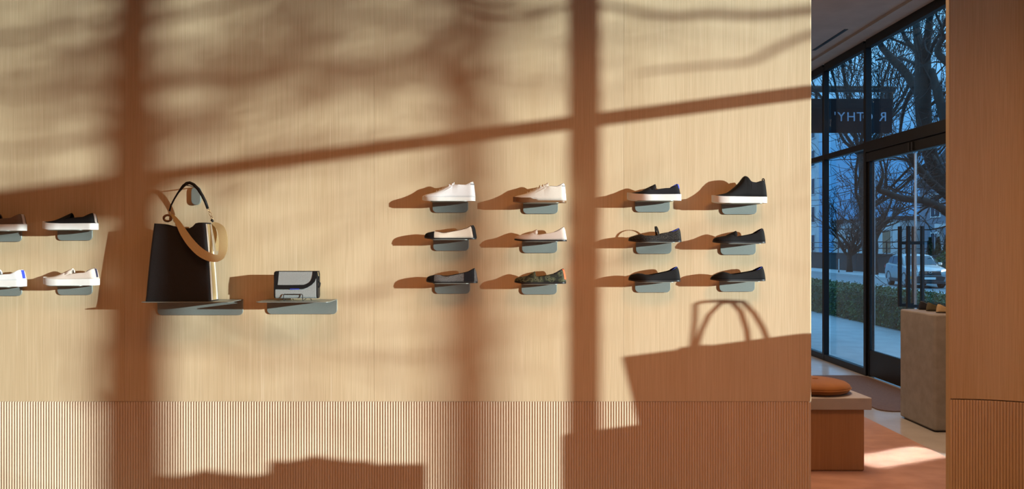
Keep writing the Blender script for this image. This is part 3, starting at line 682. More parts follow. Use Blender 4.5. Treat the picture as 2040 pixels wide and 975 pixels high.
for sg, pts in ((-1, [(1388, 692), (1397, 660), (1412, 628), (1436, 604), (1458, 602), (1476, 622), (1488, 660), (1491, 688)]),
                (1, [(1378, 692), (1384, 640), (1385, 606), (1400, 602), (1440, 600), (1480, 602), (1503, 626), (1520, 655), (1528, 676)])):
    P_ = []
    for px, py in pts:
        xx = 2.6 + sg * .06; x0 = (px - 1020) / 400; t_ = (xx - x0) / SX; zz = HC - (py - 487.5) / 400 + SZ * t_
        P_.append((sg * .06, -t_ + .795, zz - .755))
    Q_ = []
    for i in range(len(P_) - 1):
        for k in range(3):
            q = k / 3; Q_.append(tuple(P_[i][j] * (1 - q) + P_[i + 1][j] * q for j in range(3)))
    Q_.append(P_[-1]); hd_ = MB().tube(Q_, .0075, 8).build('handle', M['leather'], tb, smooth=True)
    for e in (P_[0], P_[-1]): MB().box(e[0] - .012, e[0] + .012, e[1] - .030, e[1] + .030, e[2] - .07, e[2] + .004).build('handle_tab', M['leather'], tb)
hexbox('display_plinth', 2.10, 2.50, -2.25, -1.508, .711, M['concrete'], 'low concrete plinth by the window with two sneakers on it')
lace_kw = dict(prof=lace_prof, op=(.575, .955), sole=7, solem='white_rubber', lining='pale_lining', tongue=((.30, 20), (.60, 37.5)), laces=6, toe=2.2, name='lace_up_sneaker')
for y, up, lb in ((-1.575, 'white_knit', 'white lace-up sneaker on the low plinth, nearer the display wall'), (-1.855, 'cream_knit', 'cream lace-up sneaker on the low plinth, farther from the display wall')):
    shoe((2.36, y, .711), .265, upper=up, rz=-math.pi / 2, label=lb, **lace_kw)

# ------------------------------------------------------------------ back room: bench, cushions, plinth, rugs
def rounded(x0, x1, y0, y1, r, n=8):
    pts = []
    for cx_, cy_, a0 in ((x1 - r, y0 + r, -90), (x1 - r, y1 - r, 0), (x0 + r, y1 - r, 90), (x0 + r, y0 + r, 180)):
        for k in range(n):
            a = math.radians(a0 + 90 * k / (n - 1)); pts.append((cx_ + r * math.cos(a), cy_ + r * math.sin(a)))
    return pts
bn = empty('bench', (1.5, 1.9, .0105), 0, 'long oak bench with a grey slab seat behind the wall end', 'bench')
bo = lambda pts: [(x - 1.5, y - 1.9) for x, y in pts]
MB().prism(bo([(1.0, .955), (2.222, .955), (2.09, 3.4), (1.0, 3.4)]), 'z', .387, .4625).build('seat_slab', M['slab'], bn, bevel=.006, seg=2)
MB().prism(bo([(1.05, .99), (2.192, .99), (2.07, 3.35), (1.05, 3.35)]), 'z', 0, .387).build('base', M['oak_dark'], bn, bevel=.012, seg=3)
def cushion(x, y, r, label):
    t = empty('cushion', (x, y, .473), 0, label, 'cushion', None)
    prof = [(.0, .003), (.80, .0), (.93, .012), (1.0, .034), (.97, .052), (.88, .066), (.7, .076), (.4, .082), (.12, .083)]
    rr = [[(max(q, .02) * r * math.cos(2 * math.pi * k / 40), max(q, .02) * r * math.sin(2 * math.pi * k / 40), z) for k in range(40)] for q, z in prof]
    MB().rings(rr).build('cover', M['velvet'], t, smooth=True)
    MB().tube([(r * 1.0 * math.cos(2 * math.pi * k / 40), r * 1.0 * math.sin(2 * math.pi * k / 40), .034) for k in range(40)], .0035, 6, closed=True).build('piping', M['velvet'], t, smooth=True)
    MB().rings([[(q * .02 * math.cos(2 * math.pi * k / 12), q * .02 * math.sin(2 * math.pi * k / 12), z) for k in range(12)] for q, z in ((1, .082), (.9, .086), (.3, .088))]).build('button', M['velvet'], t, smooth=True)
cushion(1.955, 1.18, .215, 'round amber velvet cushion at the near end of the bench')
cushion(1.915, 1.80, .215, 'round amber velvet cushion farther along the bench, mostly hidden')
pl = tag(MB().prism(rounded(3.185, 3.72, 2.06, 2.60, .022), 'z', .012, .89).build('display_plinth', M['concrete'], bevel=.012), 'tall square concrete plinth with shoes on it by the entrance', 'plinth')
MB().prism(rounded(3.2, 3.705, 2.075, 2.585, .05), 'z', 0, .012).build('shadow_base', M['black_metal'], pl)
M['olive_knit'] = mat('olive_knit', (.10, .085, .045), .85, scale=500, bump=.3); M['tan_knit'] = mat('tan_knit', (.50, .36, .20), .85, scale=500, bump=.3)
M['navy_knit'] = mat('navy_knit', (.012, .013, .02), .85, scale=500, bump=.3)
for i, (y, x, up, lb) in enumerate(((2.50, 3.345, 'navy_knit', 'navy flat on the tall plinth, farthest back'), (2.36, 3.335, 'olive_knit', 'olive flat second on the tall plinth'),
                                    (2.19, 3.325, 'tan_knit', 'tan flat on the tall plinth, nearest the viewer'))):
    # heel towards the left, toe towards the glass
    shoe((x + .21, y, .89), .25, prof=flat, op=(.30, .937), sole=3, upper=up, lining='pale_lining' if i else 'dark_lining', trim=('black_knit' if i else 'grey_web', 0), rz=math.pi - .12, label=lb, name='ballet_flat')
# rugs
mb = MB(); rp_ = rounded(.2, 2.885, .2, 4.0, .55, 14); mb.prism(rp_, 'z', .0005, .010)
tag(mb.build('rug', M['rug'], bevel=.004), 'terracotta pile rug under the oak bench', 'rug')
tag(MB().prism(rounded(-4.2, 2.0, -5.6, -.35, .5, 10), 'z', .0005, .010).build('rug', M['rug'], bevel=.004), 'big terracotta rug added unseen before the display wall to bounce warm light', 'rug')  # added out of view so the floor throws warm light up the wall
tag(MB().prism(rounded(3.13, 3.79, 2.80, 4.66, .12), 'z', .0005, .010).build('door_mat', M['mat'], bevel=.003), 'brown mat inside the entrance door', 'rug')

# ------------------------------------------------------------------ outside: ground
M['paving'] = mat('pale_paving', (.42, .43, .43), .85, (.36, .37, .37), scale=3, detail=6)
M['asphalt'] = mat('asphalt', (.22, .225, .23), .9, (.18, .185, .19), scale=30, detail=5)
M['soil'] = mat('dark_soil', (.05, .035, .025), .95, scale=12)
M['line'] = mat('road_paint', (.6, .6, .58), .8)
M['bark'] = mat('tree_bark', (.034, .027, .021), .95, (.015, .012, .010), scale=14, stretch=(1, 1, .25), bump=.8, detail=6)
M['twig'] = mat('tree_twig', (.030, .024, .020), .95)
M['leaf'] = mat('hedge_leaf', (.085, .135, .035), .6, (.035, .065, .018), scale=3)
M['leaf_dark'] = mat('conifer_leaf', (.03, .06, .025), .7, (.015, .03, .012), scale=3)
ZR = -.75
def ground(name, m, x0, x1, y0, y1, z0, z1, label, cat):
    return tag(MB().box(x0, x1, y0, y1, z0, z1).build(name, m), label, cat, kind='structure')
ground('pavement', M['paving'], 4.02, 7.4, -40, 110, -.3, -.02, 'pale pavement between the shop and the hedge', 'pavement')
mb = MB(); mb.prism([(7.4, -.02), (9.4, ZR), (9.4, ZR - .3), (7.4, ZR - .3)], 'y', -40, 110); tag(mb.build('verge', M['soil']), 'bank falling from the hedge to the road', 'ground', kind='structure')
ground('road', M['asphalt'], 9.4, 23, -40, 110, ZR - .3, ZR, 'asphalt street beyond the hedge', 'road')
MB().box(19.1, 19.3, -40, 110, ZR, ZR + .004).build('road_line', M['line'], bpy.data.objects['road'])
ground('far_pavement', M['paving'], 23, 26.2, -40, 110, ZR - .3, ZR + .14, 'pavement on the far side of the street', 'pavement')
ground('far_ground', M['soil'], 26.2, 140, -60, 200, ZR - .3, ZR + .1, 'ground behind the far wall', 'ground')
# hedge: a woody core in a shell of leaves
def leaves(n, inside, size, seed, tilt=1.0):
    r = random.Random(seed); mb = MB(); v = []; f = []
    for i in range(n):
        p = Vector(inside(r)); a = Vector((r.gauss(0, 1), r.gauss(0, 1), r.gauss(0, 1) * tilt)).normalized(); b = a.orthogonal().normalized()
        c = a.cross(b); s_ = size * r.uniform(.6, 1.2); k = len(v)
        v += [p - b * s_, p + c * s_ * .45, p + b * s_, p - c * s_ * .45]; f.append((k, k + 1, k + 2, k + 3))
    mb.v = [tuple(q) for q in v]; mb.f = f; return mb
hg = empty('hedge', (6.78, 9, 0), 0, 'long clipped green hedge between pavement and street', 'hedge')
MB().box(-.30, .30, -9.5, 11, -.02, .54).build('hedge_core', M['leaf_dark'], hg)
def hin(r):
    y = r.uniform(-9.6, 11.1)
    if r.random() < .55: return (-.36 + r.gauss(0, .025), y, r.uniform(.0, .61))
    return (r.uniform(-.38, .38), y, .595 + r.gauss(0, .02))
leaves(26000, hin, .028, 3).build('hedge_foliage', M['leaf'], hg, kind='stuff')

# ------------------------------------------------------------------ trees
def limb(mb, pts, rs, n=7): mb.tube(pts, rs, n)
def grow(r, mbs, p, d, L, rad, depth, spread=.6, up=.12, lo=.0045):
    """a bare branch and everything that grows from it; mbs = (thick, thin)"""
    n = 5 if depth > 1 else 4; pts = [p]; rs = [rad]; q = p; dd = d
    for i in range(n):
        dd = (dd + Vector((r.gauss(0, .16), r.gauss(0, .16), r.gauss(0, .16) + up * .4))).normalized(); q = q + dd * L / n
        pts.append(q); rs.append(max(lo, rad * (1 - .55 * (i + 1) / n)))
    (mbs[0] if rad > .022 else mbs[1]).tube(pts, rs, 6 if rad > .04 else 4 if rad > .015 else 3, caps=False)
    if depth <= 0: return
    for k in range(r.choice((3, 4)) if depth > 1 else 4):
        i = r.randint(1, n); b = pts[i]; dv = Vector((r.gauss(0, 1), r.gauss(0, 1), r.gauss(0, 1)))
        dv -= dd * dv.dot(dd); nd = (dd + dv.normalized() * spread * r.uniform(.7, 1.6) + Vector((0, 0, up))).normalized()
        grow(r, mbs, b, nd, L * r.uniform(.5, .78), max(lo, rs[i] * .62), depth - 1, spread, up, lo)
def finish_tree(root, thick, thin):
    if thick.f: thick.build('trunk', M['bark'], root, smooth=True)
    if thin.f: thin.build('twigs', M['twig'], root, kind='stuff')
def rel(mb, o):
    mb.v = [(a - o[0], b - o[1], c - o[2]) for a, b, c in mb.v]; return mb
def simple_tree(loc, h, rad, seed, label, depth=4, spread=.62, n=7, fork=.32, lo=.006, up=.25):
    r = random.Random(seed); t = empty('bare_tree', loc, 0, label, 'tree'); th, ti = MB(), MB()
    p = Vector((0, 0, 0)); pts = [p + Vector((r.gauss(0, .03) * i, r.gauss(0, .03) * i, h * fork * i / 3)) for i in range(4)]
    pts[0] = Vector((0, 0, -.05)); th.tube(pts, [rad * 1.25, rad, rad * .92, rad * .85], 9)
    for k in range(n):
        a = 2 * math.pi * k / n + r.uniform(-.3, .3); e = r.uniform(.35, 1.5)
        d = Vector((math.cos(a), math.sin(a), e)).normalized()
        grow(r, (th, ti), pts[r.choice((2, 3, 3))], d, h * r.uniform(.26, .36), rad * .5, depth, spread, up, lo)
    finish_tree(t, th, ti); return t
def limbs_tree(loc, limbs, point, seed, label, twigs=3, tl=1.0, lo=.006, jit=.5, tr=.35, up=.1, every=1):
    """limbs: lists of (px, py, depth offset, radius); point maps a sketch point to the world"""
    r = random.Random(seed); t = empty('bare_tree', loc, 0, label, 'tree'); th, ti = MB(), MB(); o = Vector(loc)
    for lm in limbs:
        P_ = [point(*q[:3]) - o for q in lm]; R_ = [q[3] for q in lm]; Q = []; W = []
        for i in range(len(P_) - 1):
            a = P_[max(0, i - 1)]; b = P_[i]; c = P_[i + 1]; d = P_[min(len(P_) - 1, i + 2)]
            for k in range(4):
                q = k / 4; Q.append(.5 * ((2*b) + (c-a)*q + (2*a-5*b+4*c-d)*q*q + (3*b-a-3*c+d)*q**3)); W.append(R_[i] + (R_[i+1] - R_[i]) * q)
        Q.append(P_[-1]); W.append(R_[-1]); th.tube(Q, W, 8 if max(W) > .05 else 5)
        for i in range(1, len(Q), every):
            for k in range(twigs):
                d = (Q[i] - Q[i-1]).normalized() * .5 + Vector((r.gauss(0, 1), r.gauss(0, 1), r.gauss(0, 1) + up)).normalized() * .9
                grow(r, (th, ti), Q[i], d.normalized(), tl * r.uniform(.5, 1.1), max(lo, W[i] * tr), 2, .7, up, lo)
    finish_tree(t, th, ti); return t
# the big forked street tree seen through the door and the pane above it
YT = 10.0; PX = 14 / 1600
def bigpt(px, py, dy): return at(px, py, YT + dy)
rw = lambda w_: w_ * PX / 2
big = [[(1985, 700, 0, rw(52)), (1975, 560, 0, rw(44)), (1950, 470, 0, rw(40)), (1905, 395, .1, rw(30)), (1868, 345, .1, rw(28)), (1848, 290, 0, rw(28)), (1840, 235, 0, rw(30)), (1838, 180, 0, rw(32)), (1838, 120, 0, rw(30)), (1828, 75, .2, rw(16)), (1822, 25, .4, rw(11)), (1815, -40, .6, rw(8))],
       [(1838, 120, 0, rw(22)), (1848, 70, -.3, rw(14)), (1852, 20, -.5, rw(10)), (1850, -50, -.7, rw(7))],
       [(1840, 205, 0, rw(20)), (1808, 150, .5, rw(17)), (1775, 115, .8, rw(15)), (1752, 85, 1.0, rw(12)), (1744, 50, 1.1, rw(9)), (1738, 0, 1.2, rw(6))],
       [(1832, 108, 0, rw(12)), (1812, 88, .3, rw(9)), (1797, 62, .5, rw(7)), (1786, 25, .7, rw(5))],
       [(1908, 300, -.6, rw(26)), (1885, 245, -.5, rw(20)), (1868, 185, -.3, rw(17)), (1855, 140, -.1, rw(14))],
       [(1915, 150, -1.2, rw(16)), (1888, 125, -1, rw(14)), (1868, 103, -.9, rw(12)), (1880, 75, -1, rw(9)), (1906, 55, -1.2, rw(8)), (1915, 0, -1.3, rw(6))],
       [(1880, 76, -1, rw(6)), (1874, 50, -1.1, rw(5)), (1862, 20, -1.2, rw(4)), (1858, -20, -1.2, rw(3))],
       [(1826, 128, 0, rw(7)), (1800, 118, .8, rw(6)), (1772, 114, 1.4, rw(5)), (1745, 120, 1.8, rw(4))],
       [(1822, 172, .2, rw(11)), (1806, 200, .9, rw(9)), (1797, 235, 1.3, rw(7)), (1790, 290, 1.5, rw(5))],
       [(1970, 500, 0, rw(30)), (1935, 460, -.4, rw(22)), (1901, 434, -.7, rw(17)), (1868, 411, -1.0, rw(15)), (1835, 399, -1.3, rw(13)), (1798, 396, -1.6, rw(12)), (1766, 384, -1.8, rw(11)), (1750, 378, -1.9, rw(9)), (1756, 362, -2, rw(6)), (1759, 345, -2.0, rw(4)), (1752, 318, -2, rw(3))],
       [(1950, 440, -.3, rw(26)), (1901, 401, -.5, rw(18)), (1857, 365, -.8, rw(15)), (1831, 337, -1, rw(13)), (1818, 318, -1.1, rw(11)), (1806, 285, -1.2, rw(9))],
       [(1828, 398, -1.35, rw(6)), (1822, 375, -1.3, rw(5)), (1838, 358, -1.2, rw(4)), (1846, 340, -1.1, rw(3))]]
bt = bigpt(1985, 650, 0); limbs_tree((bt.x, bt.y, -.05), big, bigpt, 11, 'big forked bare tree just outside the entrance', twigs=1, tl=1.2, lo=.0045, tr=.26, every=3)
# slimmer trees farther along the street
simple_tree((25.0, 55.5, ZR + .14), 7.6, .20, 21, 'round-crowned bare tree by the far wall', depth=3, n=11, fork=.22, lo=.014, up=.15)
simple_tree((8.6, 15.5, -.47), 9.5, .085, 35, 'slender bare tree behind the blade sign', depth=4, n=11, fork=.42, lo=.006)
simple_tree((24.5, 50.3, ZR + .14), 9.5, .22, 37, 'bare tree in front of the grey house', depth=3, n=8, fork=.3, lo=.014)
# street trees on the sun side; their branches draw the soft bars on the wall
def tshade(s0):
    return lambda px, py, ds: sunpt(px, py, s0 + ds)
def foot(px, s0, z): p = sunpt(px, 487, s0); return (p.x, p.y, z)
f1 = foot(936, 17, ZR); q1 = tshade(17)
limbs_tree(f1, [[(936, 1350, 0, .085), (934, 700, 0, .07), (930, 300, 0, .06), (934, 80, 0, .055), (925, -80, 0, .045), (930, -300, 0, .03)],
                [(932, 120, 0, .03), (1000, 60, 1, .022), (1060, -20, 1.6, .016)], [(932, 260, 0, .03), (860, 150, -1, .022), (800, 20, -1.5, .015)]], q1, 41, 'bare tree across the pavement on the sunny side, farther one', twigs=0)
f2 = foot(1905, 7.0, -.02); q2 = tshade(7.0)
limbs_tree(f2, [[(1905, 1065, 0, .10), (1900, 500, 0, .09), (1895, 100, 0, .08), (1890, -150, 0, .06), (1880, -500, 0, .04)],
                [(1895, 60, 0, .05), (1760, 10, .2, .034), (1615, 20, .3, .022), (1500, 32, .2, .018), (1417, 29, .1, .017), (1335, 32, 0, .016), (1273, 24, 0, .014), (1203, 10, -.1, .012), (1129, 12, -.2, .012), (1070, 30, -.3, .011), (1000, 34, -.3, .012), (923, 12, -.4, .009), (830, -10, -.4, .006)],
                [(1898, 150, 0, .04), (1740, 60, -.2, .026), (1615, 68, -.3, .016), (1532, 104, -.3, .014), (1491, 124, -.3, .013), (1417, 130, -.2, .010), (1335, 137, -.1, .009), (1265, 147, 0, .006)],
                [(1088, 27, -.2, .010), (1040, 14, -.2, .009), (975, 2, -.2, .008), (900, -30, -.2, .006)]], q2, 43, 'bare tree close outside the sunny window', twigs=0)
f3 = foot(265, 11.0, -.02); q3 = tshade(11.0)
limbs_tree(f3, [[(265, 1250, 0, .10), (265, 700, 0, .085), (266, 300, 0, .07), (262, 0, 0, .055), (268, -400, 0, .03)],
                [(266, 260, 0, .03), (213, 262, .2, .022), (123, 287, .5, .016), (0, 302, .8, .013), (-120, 290, 1, .010)],
                [(264, 60, 0, .03), (226, 40, .2, .024), (123, 57, .4, .020), (0, 78, .6, .018), (-100, 60, .8, .013)],
                [(266, 190, 0, .03), (304, 166, -.2, .022), (410, 158, -.5, .017), (513, 156, -.8, .016), (574, 140, -1, .014), (700, 150, -1.2, .010), (790, 190, -1.4, .007)],
                [(264, 70, 0, .028), (328, 42, -.2, .020), (451, 10, -.6, .016), (560, -30, -1, .011)],
                [(265, 230, 0, .02), (197, 164, .3, .014), (103, 185, .6, .013), (0, 198, .8, .011)],
                [(266, 330, 0, .02), (380, 250, -.4, .010), (500, 235, -.7, .009), (640, 180, -1, .007)],
                [(266, 20, 0, .02), (400, -60, -.4, .012), (600, -90, -.8, .008)], [(266, 20, 0, .02), (120, -70, .4, .012), (-60, -100, .8, .008)],
                [(266, 480, 0, .02), (400, 590, -.4, .010), (560, 690, -.8, .006)]], q3, 47, 'bare tree outside the sunny window, in line with a mullion', twigs=1, tl=.8, lo=.0021, tr=.17, every=1)
# an added, unseen block that keeps the low sun out of the back room
ab = empty('added_sun_block', (36, -6.6, ZR), 0, 'plain brick block added unseen across the street to block the low sun', 'building')
M['brick'] = mat('brown_brick', (.25, .14, .10), .9, (.19, .10, .07), scale=8)
MB().box(-6, 6, -6.6, 8.6, 0, 10.5).build('wall', M['brick'], ab); MB().box(-6.2, 6.2, -6.8, 8.8, 10.5, 10.8).build('roof', M['core'], ab)

# ------------------------------------------------------------------ blade sign, street furniture, far wall, houses
M['sign_blue'] = mat('navy_sign', (.006, .009, .013), .8, scale=5, spec=.2)
M['sign_letter'] = mat('pale_sign_letter', (.30, .40, .55), .5)
sg = empty('blade_sign', (4.65, 6.9, 3.15), 0, 'dark hanging blade sign with pale reversed lettering seen from inside', 'sign')
a_ = at(1612, 197, 6.9); b__ = at(1776, 265, 6.9)
MB().box(a_.x - 4.65 - .05, b__.x - 4.65, -.02, .02, b__.z - 3.15, a_.z - 3.15).build('sign_board', M['sign_blue'], sg, bevel=.004)
MB().box(XS + .07 - 4.65, b__.x - 4.65 + .05, -.02, .02, a_.z - 3.15 + .09, a_.z - 3.15 + .13).build('bracket', M['frame'], sg)
for x in (b__.x - 4.65 - .05, a_.x - 4.65 + .10): MB().box(x - .012, x + .012, -.01, .01, a_.z - 3.15, a_.z - 3.15 + .10).build('hanger', M['frame'], sg)
lz0 = at(0, 242, 6.9).z - 3.15; lz1 = at(0, 224, 6.9).z - 3.15; lh = lz1 - lz0
for ch, px in (('R', 1757.5), ('O', 1727), ('T', 1712.5), ('H', 1694), ('Y', 1674.5), ("'", 1662), ('S', 1644)):
    cu = bpy.data.curves.new('letter', 'FONT'); cu.body = ch; cu.size = lh / .70; cu.align_x = 'CENTER'; cu.extrude = .003
    o = bpy.data.objects.new('tmp', cu); COL.objects.link(o); dg = bpy.context.evaluated_depsgraph_get()
    me = bpy.data.meshes.new_from_object(o.evaluated_get(dg)); bpy.data.objects.remove(o)
    for v_ in me.vertices: v_.co = Vector((-v_.co.x, v_.co.z, v_.co.y))       # stands up, reads from the street side
    me.flip_normals(); me.materials.clear(); me.materials.append(M['sign_letter'])
    o = bpy.data.objects.new('letter', me); COL.objects.link(o); o.parent = sg; o.location = (at(px, 0, 6.9).x - 4.65, -.024, lz0)
# signal pole with a mast arm
pm = at(1585, 0, 34); mp_ = empty('signal_pole', (pm.x, 34, ZR), 0, 'dark street pole with a long horizontal mast arm', 'pole')
zarm = at(0, 174, 34).z - ZR
MB().tube([(0, 0, 0), (0, 0, zarm + .3)], [.13, .10], 10).build('post', M['frame'], mp_)
MB().tube([(0, 0, zarm), (at(1740, 0, 34).x - pm.x, 0, zarm), (at(1786, 0, 34).x - pm.x, 0, zarm - .03)], [.085, .07, .05], 8).build('mast_arm', M['frame'], mp_)
xs_ = at(1771, 0, 34).x - pm.x
MB().box(xs_ - .16, xs_ + .16, -.12, .12, zarm - .9, zarm - .02).build('signal_head', M['frame'], mp_)
# retaining wall with railing on the far side
rt = empty('retaining_wall', (26.4, 55, ZR), 0, 'dark retaining wall with a railing across the street', 'wall')
M['stucco_pale'] = mat('pale_scooter', (.7, .72, .73), .5)
M['dark_stone'] = mat('dark_stone', (.030, .030, .030), .9, scale=2)
MB().box(-.2, .2, -40, 50, 0, 1.42).build('wall', M['dark_stone'], rt); MB().box(-.25, .25, -40, 50, 1.42, 1.50).build('coping', M['dark_stone'], rt)
for zz in (1.9, 2.35): MB().tube([(0, -8, zz), (0, 20, zz)], .035, 6).build('rail', M['frame'], rt)
for k in range(11): MB().box(-.03, .03, -8 + 2.8 * k - .03, -8 + 2.8 * k + .03, 1.5, 2.4).build('post', M['frame'], rt)
# kick scooter left by the far wall
ks = empty('kick_scooter', (23.9, 23.9 * 1600 / 651 - 4, ZR + .14), 1.2, 'pale kick scooter standing by the dark wall across the street', 'scooter')
MB().box(-.42, .30, -.07, .07, .10, .14).build('deck', M['stucco_pale'], ks); MB().tube([(-.44, 0, .16), (-.56, 0, 1.0)], .03, 6).build('stem', M['stucco_pale'], ks); MB().tube([(-.56, -.2, 1.0), (-.56, .2, 1.0)], .018, 6).build('handlebar', M['frame'], ks)
for x in (-.47, .34):
    MB().rings([[(x + .10 * math.cos(2*math.pi*k/12), y, .10 + .10 * math.sin(2*math.pi*k/12)) for k in range(12)] for y in (-.03, .03)]).build('wheel', M['frame'], ks)
# houses
M['siding'] = mat('blue_grey_siding', (.20, .24, .30), .8, scale=3, stretch=(.1, .1, 9)); M['white_trim'] = mat('white_trim', (.75, .76, .76), .7)
M['stucco'] = mat('white_stucco', (.62, .64, .65), .85, scale=2); M['roofing'] = mat('dark_roofing', (.06, .06, .065), .9, scale=6)
M['house_glass'] = mat('dark_window', (.02, .03, .04), .1, scale=2); M['tan_brick'] = mat('tan_brick', (.30, .20, .13), .9, scale=4)
def windows(par, x, ys_, zs_, w_, h_, frame='white_trim'):
    for y in ys_:
        for z in zs_:
            f = MB().box(x - .08, x + .02, y - w_/2 - .10, y + w_/2 + .10, z - .10, z + h_ + .10).build('window', M[frame], par)
            MB().box(x - .09, x - .075, y - w_/2, y + w_/2, z, z + h_).build('pane', M['house_glass'], f)
            MB().box(x - .10, x - .085, y - .03, y + .03, z, z + h_).build('glazing_bar', M[frame], f)
h1 = empty('apartment_block', (36, 82, ZR), 0, 'tall white apartment block far left across the street', 'building')
MB().prism([(-6, -7.5), (4, 20.5), (-6, 20.5)], 'z', 0, 15.5).build('wall', M['stucco'], h1); MB().prism([(-6.25, -7.9), (4.2, 20.8), (-6.25, 20.8)], 'z', 15.5, 15.9).build('roof', M['roofing'], h1)
windows(h1, -6, (-5.8, -3, -.2, 2.6, 5.4, 8.2, 11), (1.6, 4.4, 7.2, 10.0, 12.8), 1.5, 1.5, 'stucco')
h2 = empty('low_building', (36, 67, ZR), 0, 'low pale rendered building behind the retaining wall', 'building')
MB().box(-5, 5, -6.8, 6.4, 0, 4.2).build('wall', M['stucco'], h2); MB().box(-5.2, 5.2, -7.0, 6.5, 4.2, 4.45).build('roof', M['roofing'], h2)
MB().box(-5.05, -4.95, -5.2, -3.9, 1.5, 3.3).build('door', M['tan_brick'], h2)
h3 = empty('house', (37, 54, ZR), 0, 'blue-grey gabled house with white porch posts behind the car', 'building')
MB().box(-5, 5, -7, 5, 0, 6.6).build('wall', M['siding'], h3)
mb = MB(); mb.prism([(-7.3, 6.6), (5.3, 6.6), (-1, 10.2)], 'x', -5.3, 5.3); mb.build('roof', M['roofing'], h3)
windows(h3, -5, (-1.2, 2.6), (1.4, 4.3), 1.2, 1.6)
MB().box(-6.6, -5, -6.6, -.2, 3.35, 3.65).build('porch_roof', M['white_trim'], h3)
for y in (-6.3, -4.7, -3.1, -.5): MB().box(-6.5, -6.2, y - .16, y + .16, 0, 3.35).build('porch_post', M['white_trim'], h3)
MB().box(-6.5, -6.35, -6.3, -.5, 1.55, 2.0).build('porch_rail', M['white_trim'], h3)
windows(h3, -5, (-4.6,), (1.6,), 1.5, 1.6)
h4 = empty('house', (38, 40, ZR), 0, 'plain white gabled house right of the grey one', 'building')
MB().box(-5, 5, -6, 5.5, 0, 6.4).build('wall', M['stucco'], h4)
mb = MB(); mb.prism([(-6.3, 6.4), (5.8, 6.4), (-.2, 9.8)], 'x', -5.3, 5.3); mb.build('roof', M['roofing'], h4)
windows(h4, -5, (-3, 0, 3.2), (1.4, 4.2), 1.2, 1.5)
# shrubs by the far wall
def conifer(x, y, z, h, r_, label, seed, grp=None):
    t = empty('conifer', (x, y, z), 0, label, 'shrub', grp)
    def ins(r):
        q = r.random() ** .7; a = r.uniform(0, 6.283); rr = r_ * (1 - q) ** .8 * r.uniform(.6, 1.0) + .02
        return (rr * math.cos(a), rr * math.sin(a), .05 + h * q)
    leaves(900, ins, .11, seed).build('foliage', M['leaf_dark'], t, kind='stuff'); MB().tube([(0, 0, 0), (0, 0, h * .8)], [.05, .02], 6).build('stem', M['bark'], t)
for i, px in enumerate((1853, 1869, 1885)):
    p = at(px, 487, 45.5 - 1.2 * i)
    conifer(28.3, 28.3 * 1600 / (px - 1020) - 4, ZR + .1, 2.5, .42, ('conifer left of two others behind the car', 'middle conifer of the row behind the car', 'conifer right of two others behind the car')[i], 60 + i)
def shrub(x, y, z, r_, h, label, seed):
    t = empty('shrub', (x, y, z), 0, label, 'shrub')
    def ins(r):
        a = r.uniform(0, 6.283); q = r.uniform(-.1, 1); rr = r_ * math.sqrt(max(.02, 1 - max(0, q) ** 3)) * r.uniform(.75, 1)
        return (rr * math.cos(a), rr * math.sin(a), h * max(0, q))
    leaves(2200, ins, .09, seed).build('foliage', M['leaf'], t, kind='stuff'); MB().tube([(0, 0, 0), (0, 0, h * .6)], [.06, .02], 6).build('stem', M['bark'], t)
shrub(24.6, 40.6, ZR + .14, 1.2, 1.75, 'clipped green shrub right of the car', 71)
shrub(24.4, 38.0, ZR + .14, 1.0, 1.5, 'low green shrub nearest the curved wall edge', 72)
# overhead wires
for i, (dz, dy) in enumerate(((0, 0), (-.42, .2), (-.95, .4), (-1.35, .7))):
    p0 = at(1640, 366, 56); p1 = at(1740, 345, 40 + dy); mb = MB(); pts = []
    for k in range(13):
        q = -1 + 3.2 * k / 12; v_ = p0.lerp(p1, q); pts.append((v_.x, v_.y, v_.z + dz - .25 * math.sin(math.pi * (k % 6) / 6)))
    tag(mb.tube(pts, .022, 5).build('overhead_wire', M['frame']), ('topmost overhead wire seen through the middle pane', 'second overhead wire from the top', 'third overhead wire from the top', 'lowest overhead wire seen through the middle pane')[i], 'wire')

# ------------------------------------------------------------------ the car (drives towards -y)
M['car_paint'] = mat('silver_paint', (.32, .36, .38), .28, (.305, .345, .365), scale=3, metal=.35)
M['car_glass'] = mat('car_glass', (.03, .05, .07), .06, scale=2); M['tyre'] = mat('tyre', (.015, .015, .016), .8); M['alloy'] = mat('alloy', (.55, .56, .58), .3, metal=.8)
M['plastic'] = mat('black_plastic', (.02, .02, .022), .6); M['lamp'] = mat('headlamp', (.85, .87, .88), .12); M['amber'] = mat('amber_lamp', (.9, .4, .1), .2); M['red'] = mat('tail_lamp', (.5, .02, .02), .2)
car = empty('car', (20.9, 37.65, ZR), math.radians(-10), 'silver sport utility car driving along the street', 'car')
# sections along the length (y = 0 is the middle, nose at -y): (y, half width at sill, half width at belt, sill z, belt z)
body = [(-2.28, .66, .60, .34, .74), (-2.20, .80, .76, .26, .88), (-1.95, .90, .86, .24, .98), (-1.5, .93, .89, .24, 1.04), (-.9, .93, .90, .26, 1.10), (0, .93, .90, .26, 1.12), (.9, .93, .90, .26, 1.15), (1.6, .93, .89, .26, 1.18), (2.05, .91, .86, .30, 1.16), (2.25, .84, .78, .36, 1.10), (2.30, .74, .70, .44, 1.0)]
rr = []
for y, ws_, wb_, z0, z1 in body:
    rr.append([(-ws_ * .92, y, z0), (-ws_, y, z0 + .12), (-ws_ - .012, y, z0 + (z1 - z0) * .55), (-wb_, y, z1 - .05), (-wb_ + .07, y, z1), (0, y, z1 + .035), (wb_ - .07, y, z1), (wb_, y, z1 - .05), (ws_ + .012, y, z0 + (z1 - z0) * .55), (ws_, y, z0 + .12), (ws_ * .92, y, z0)])
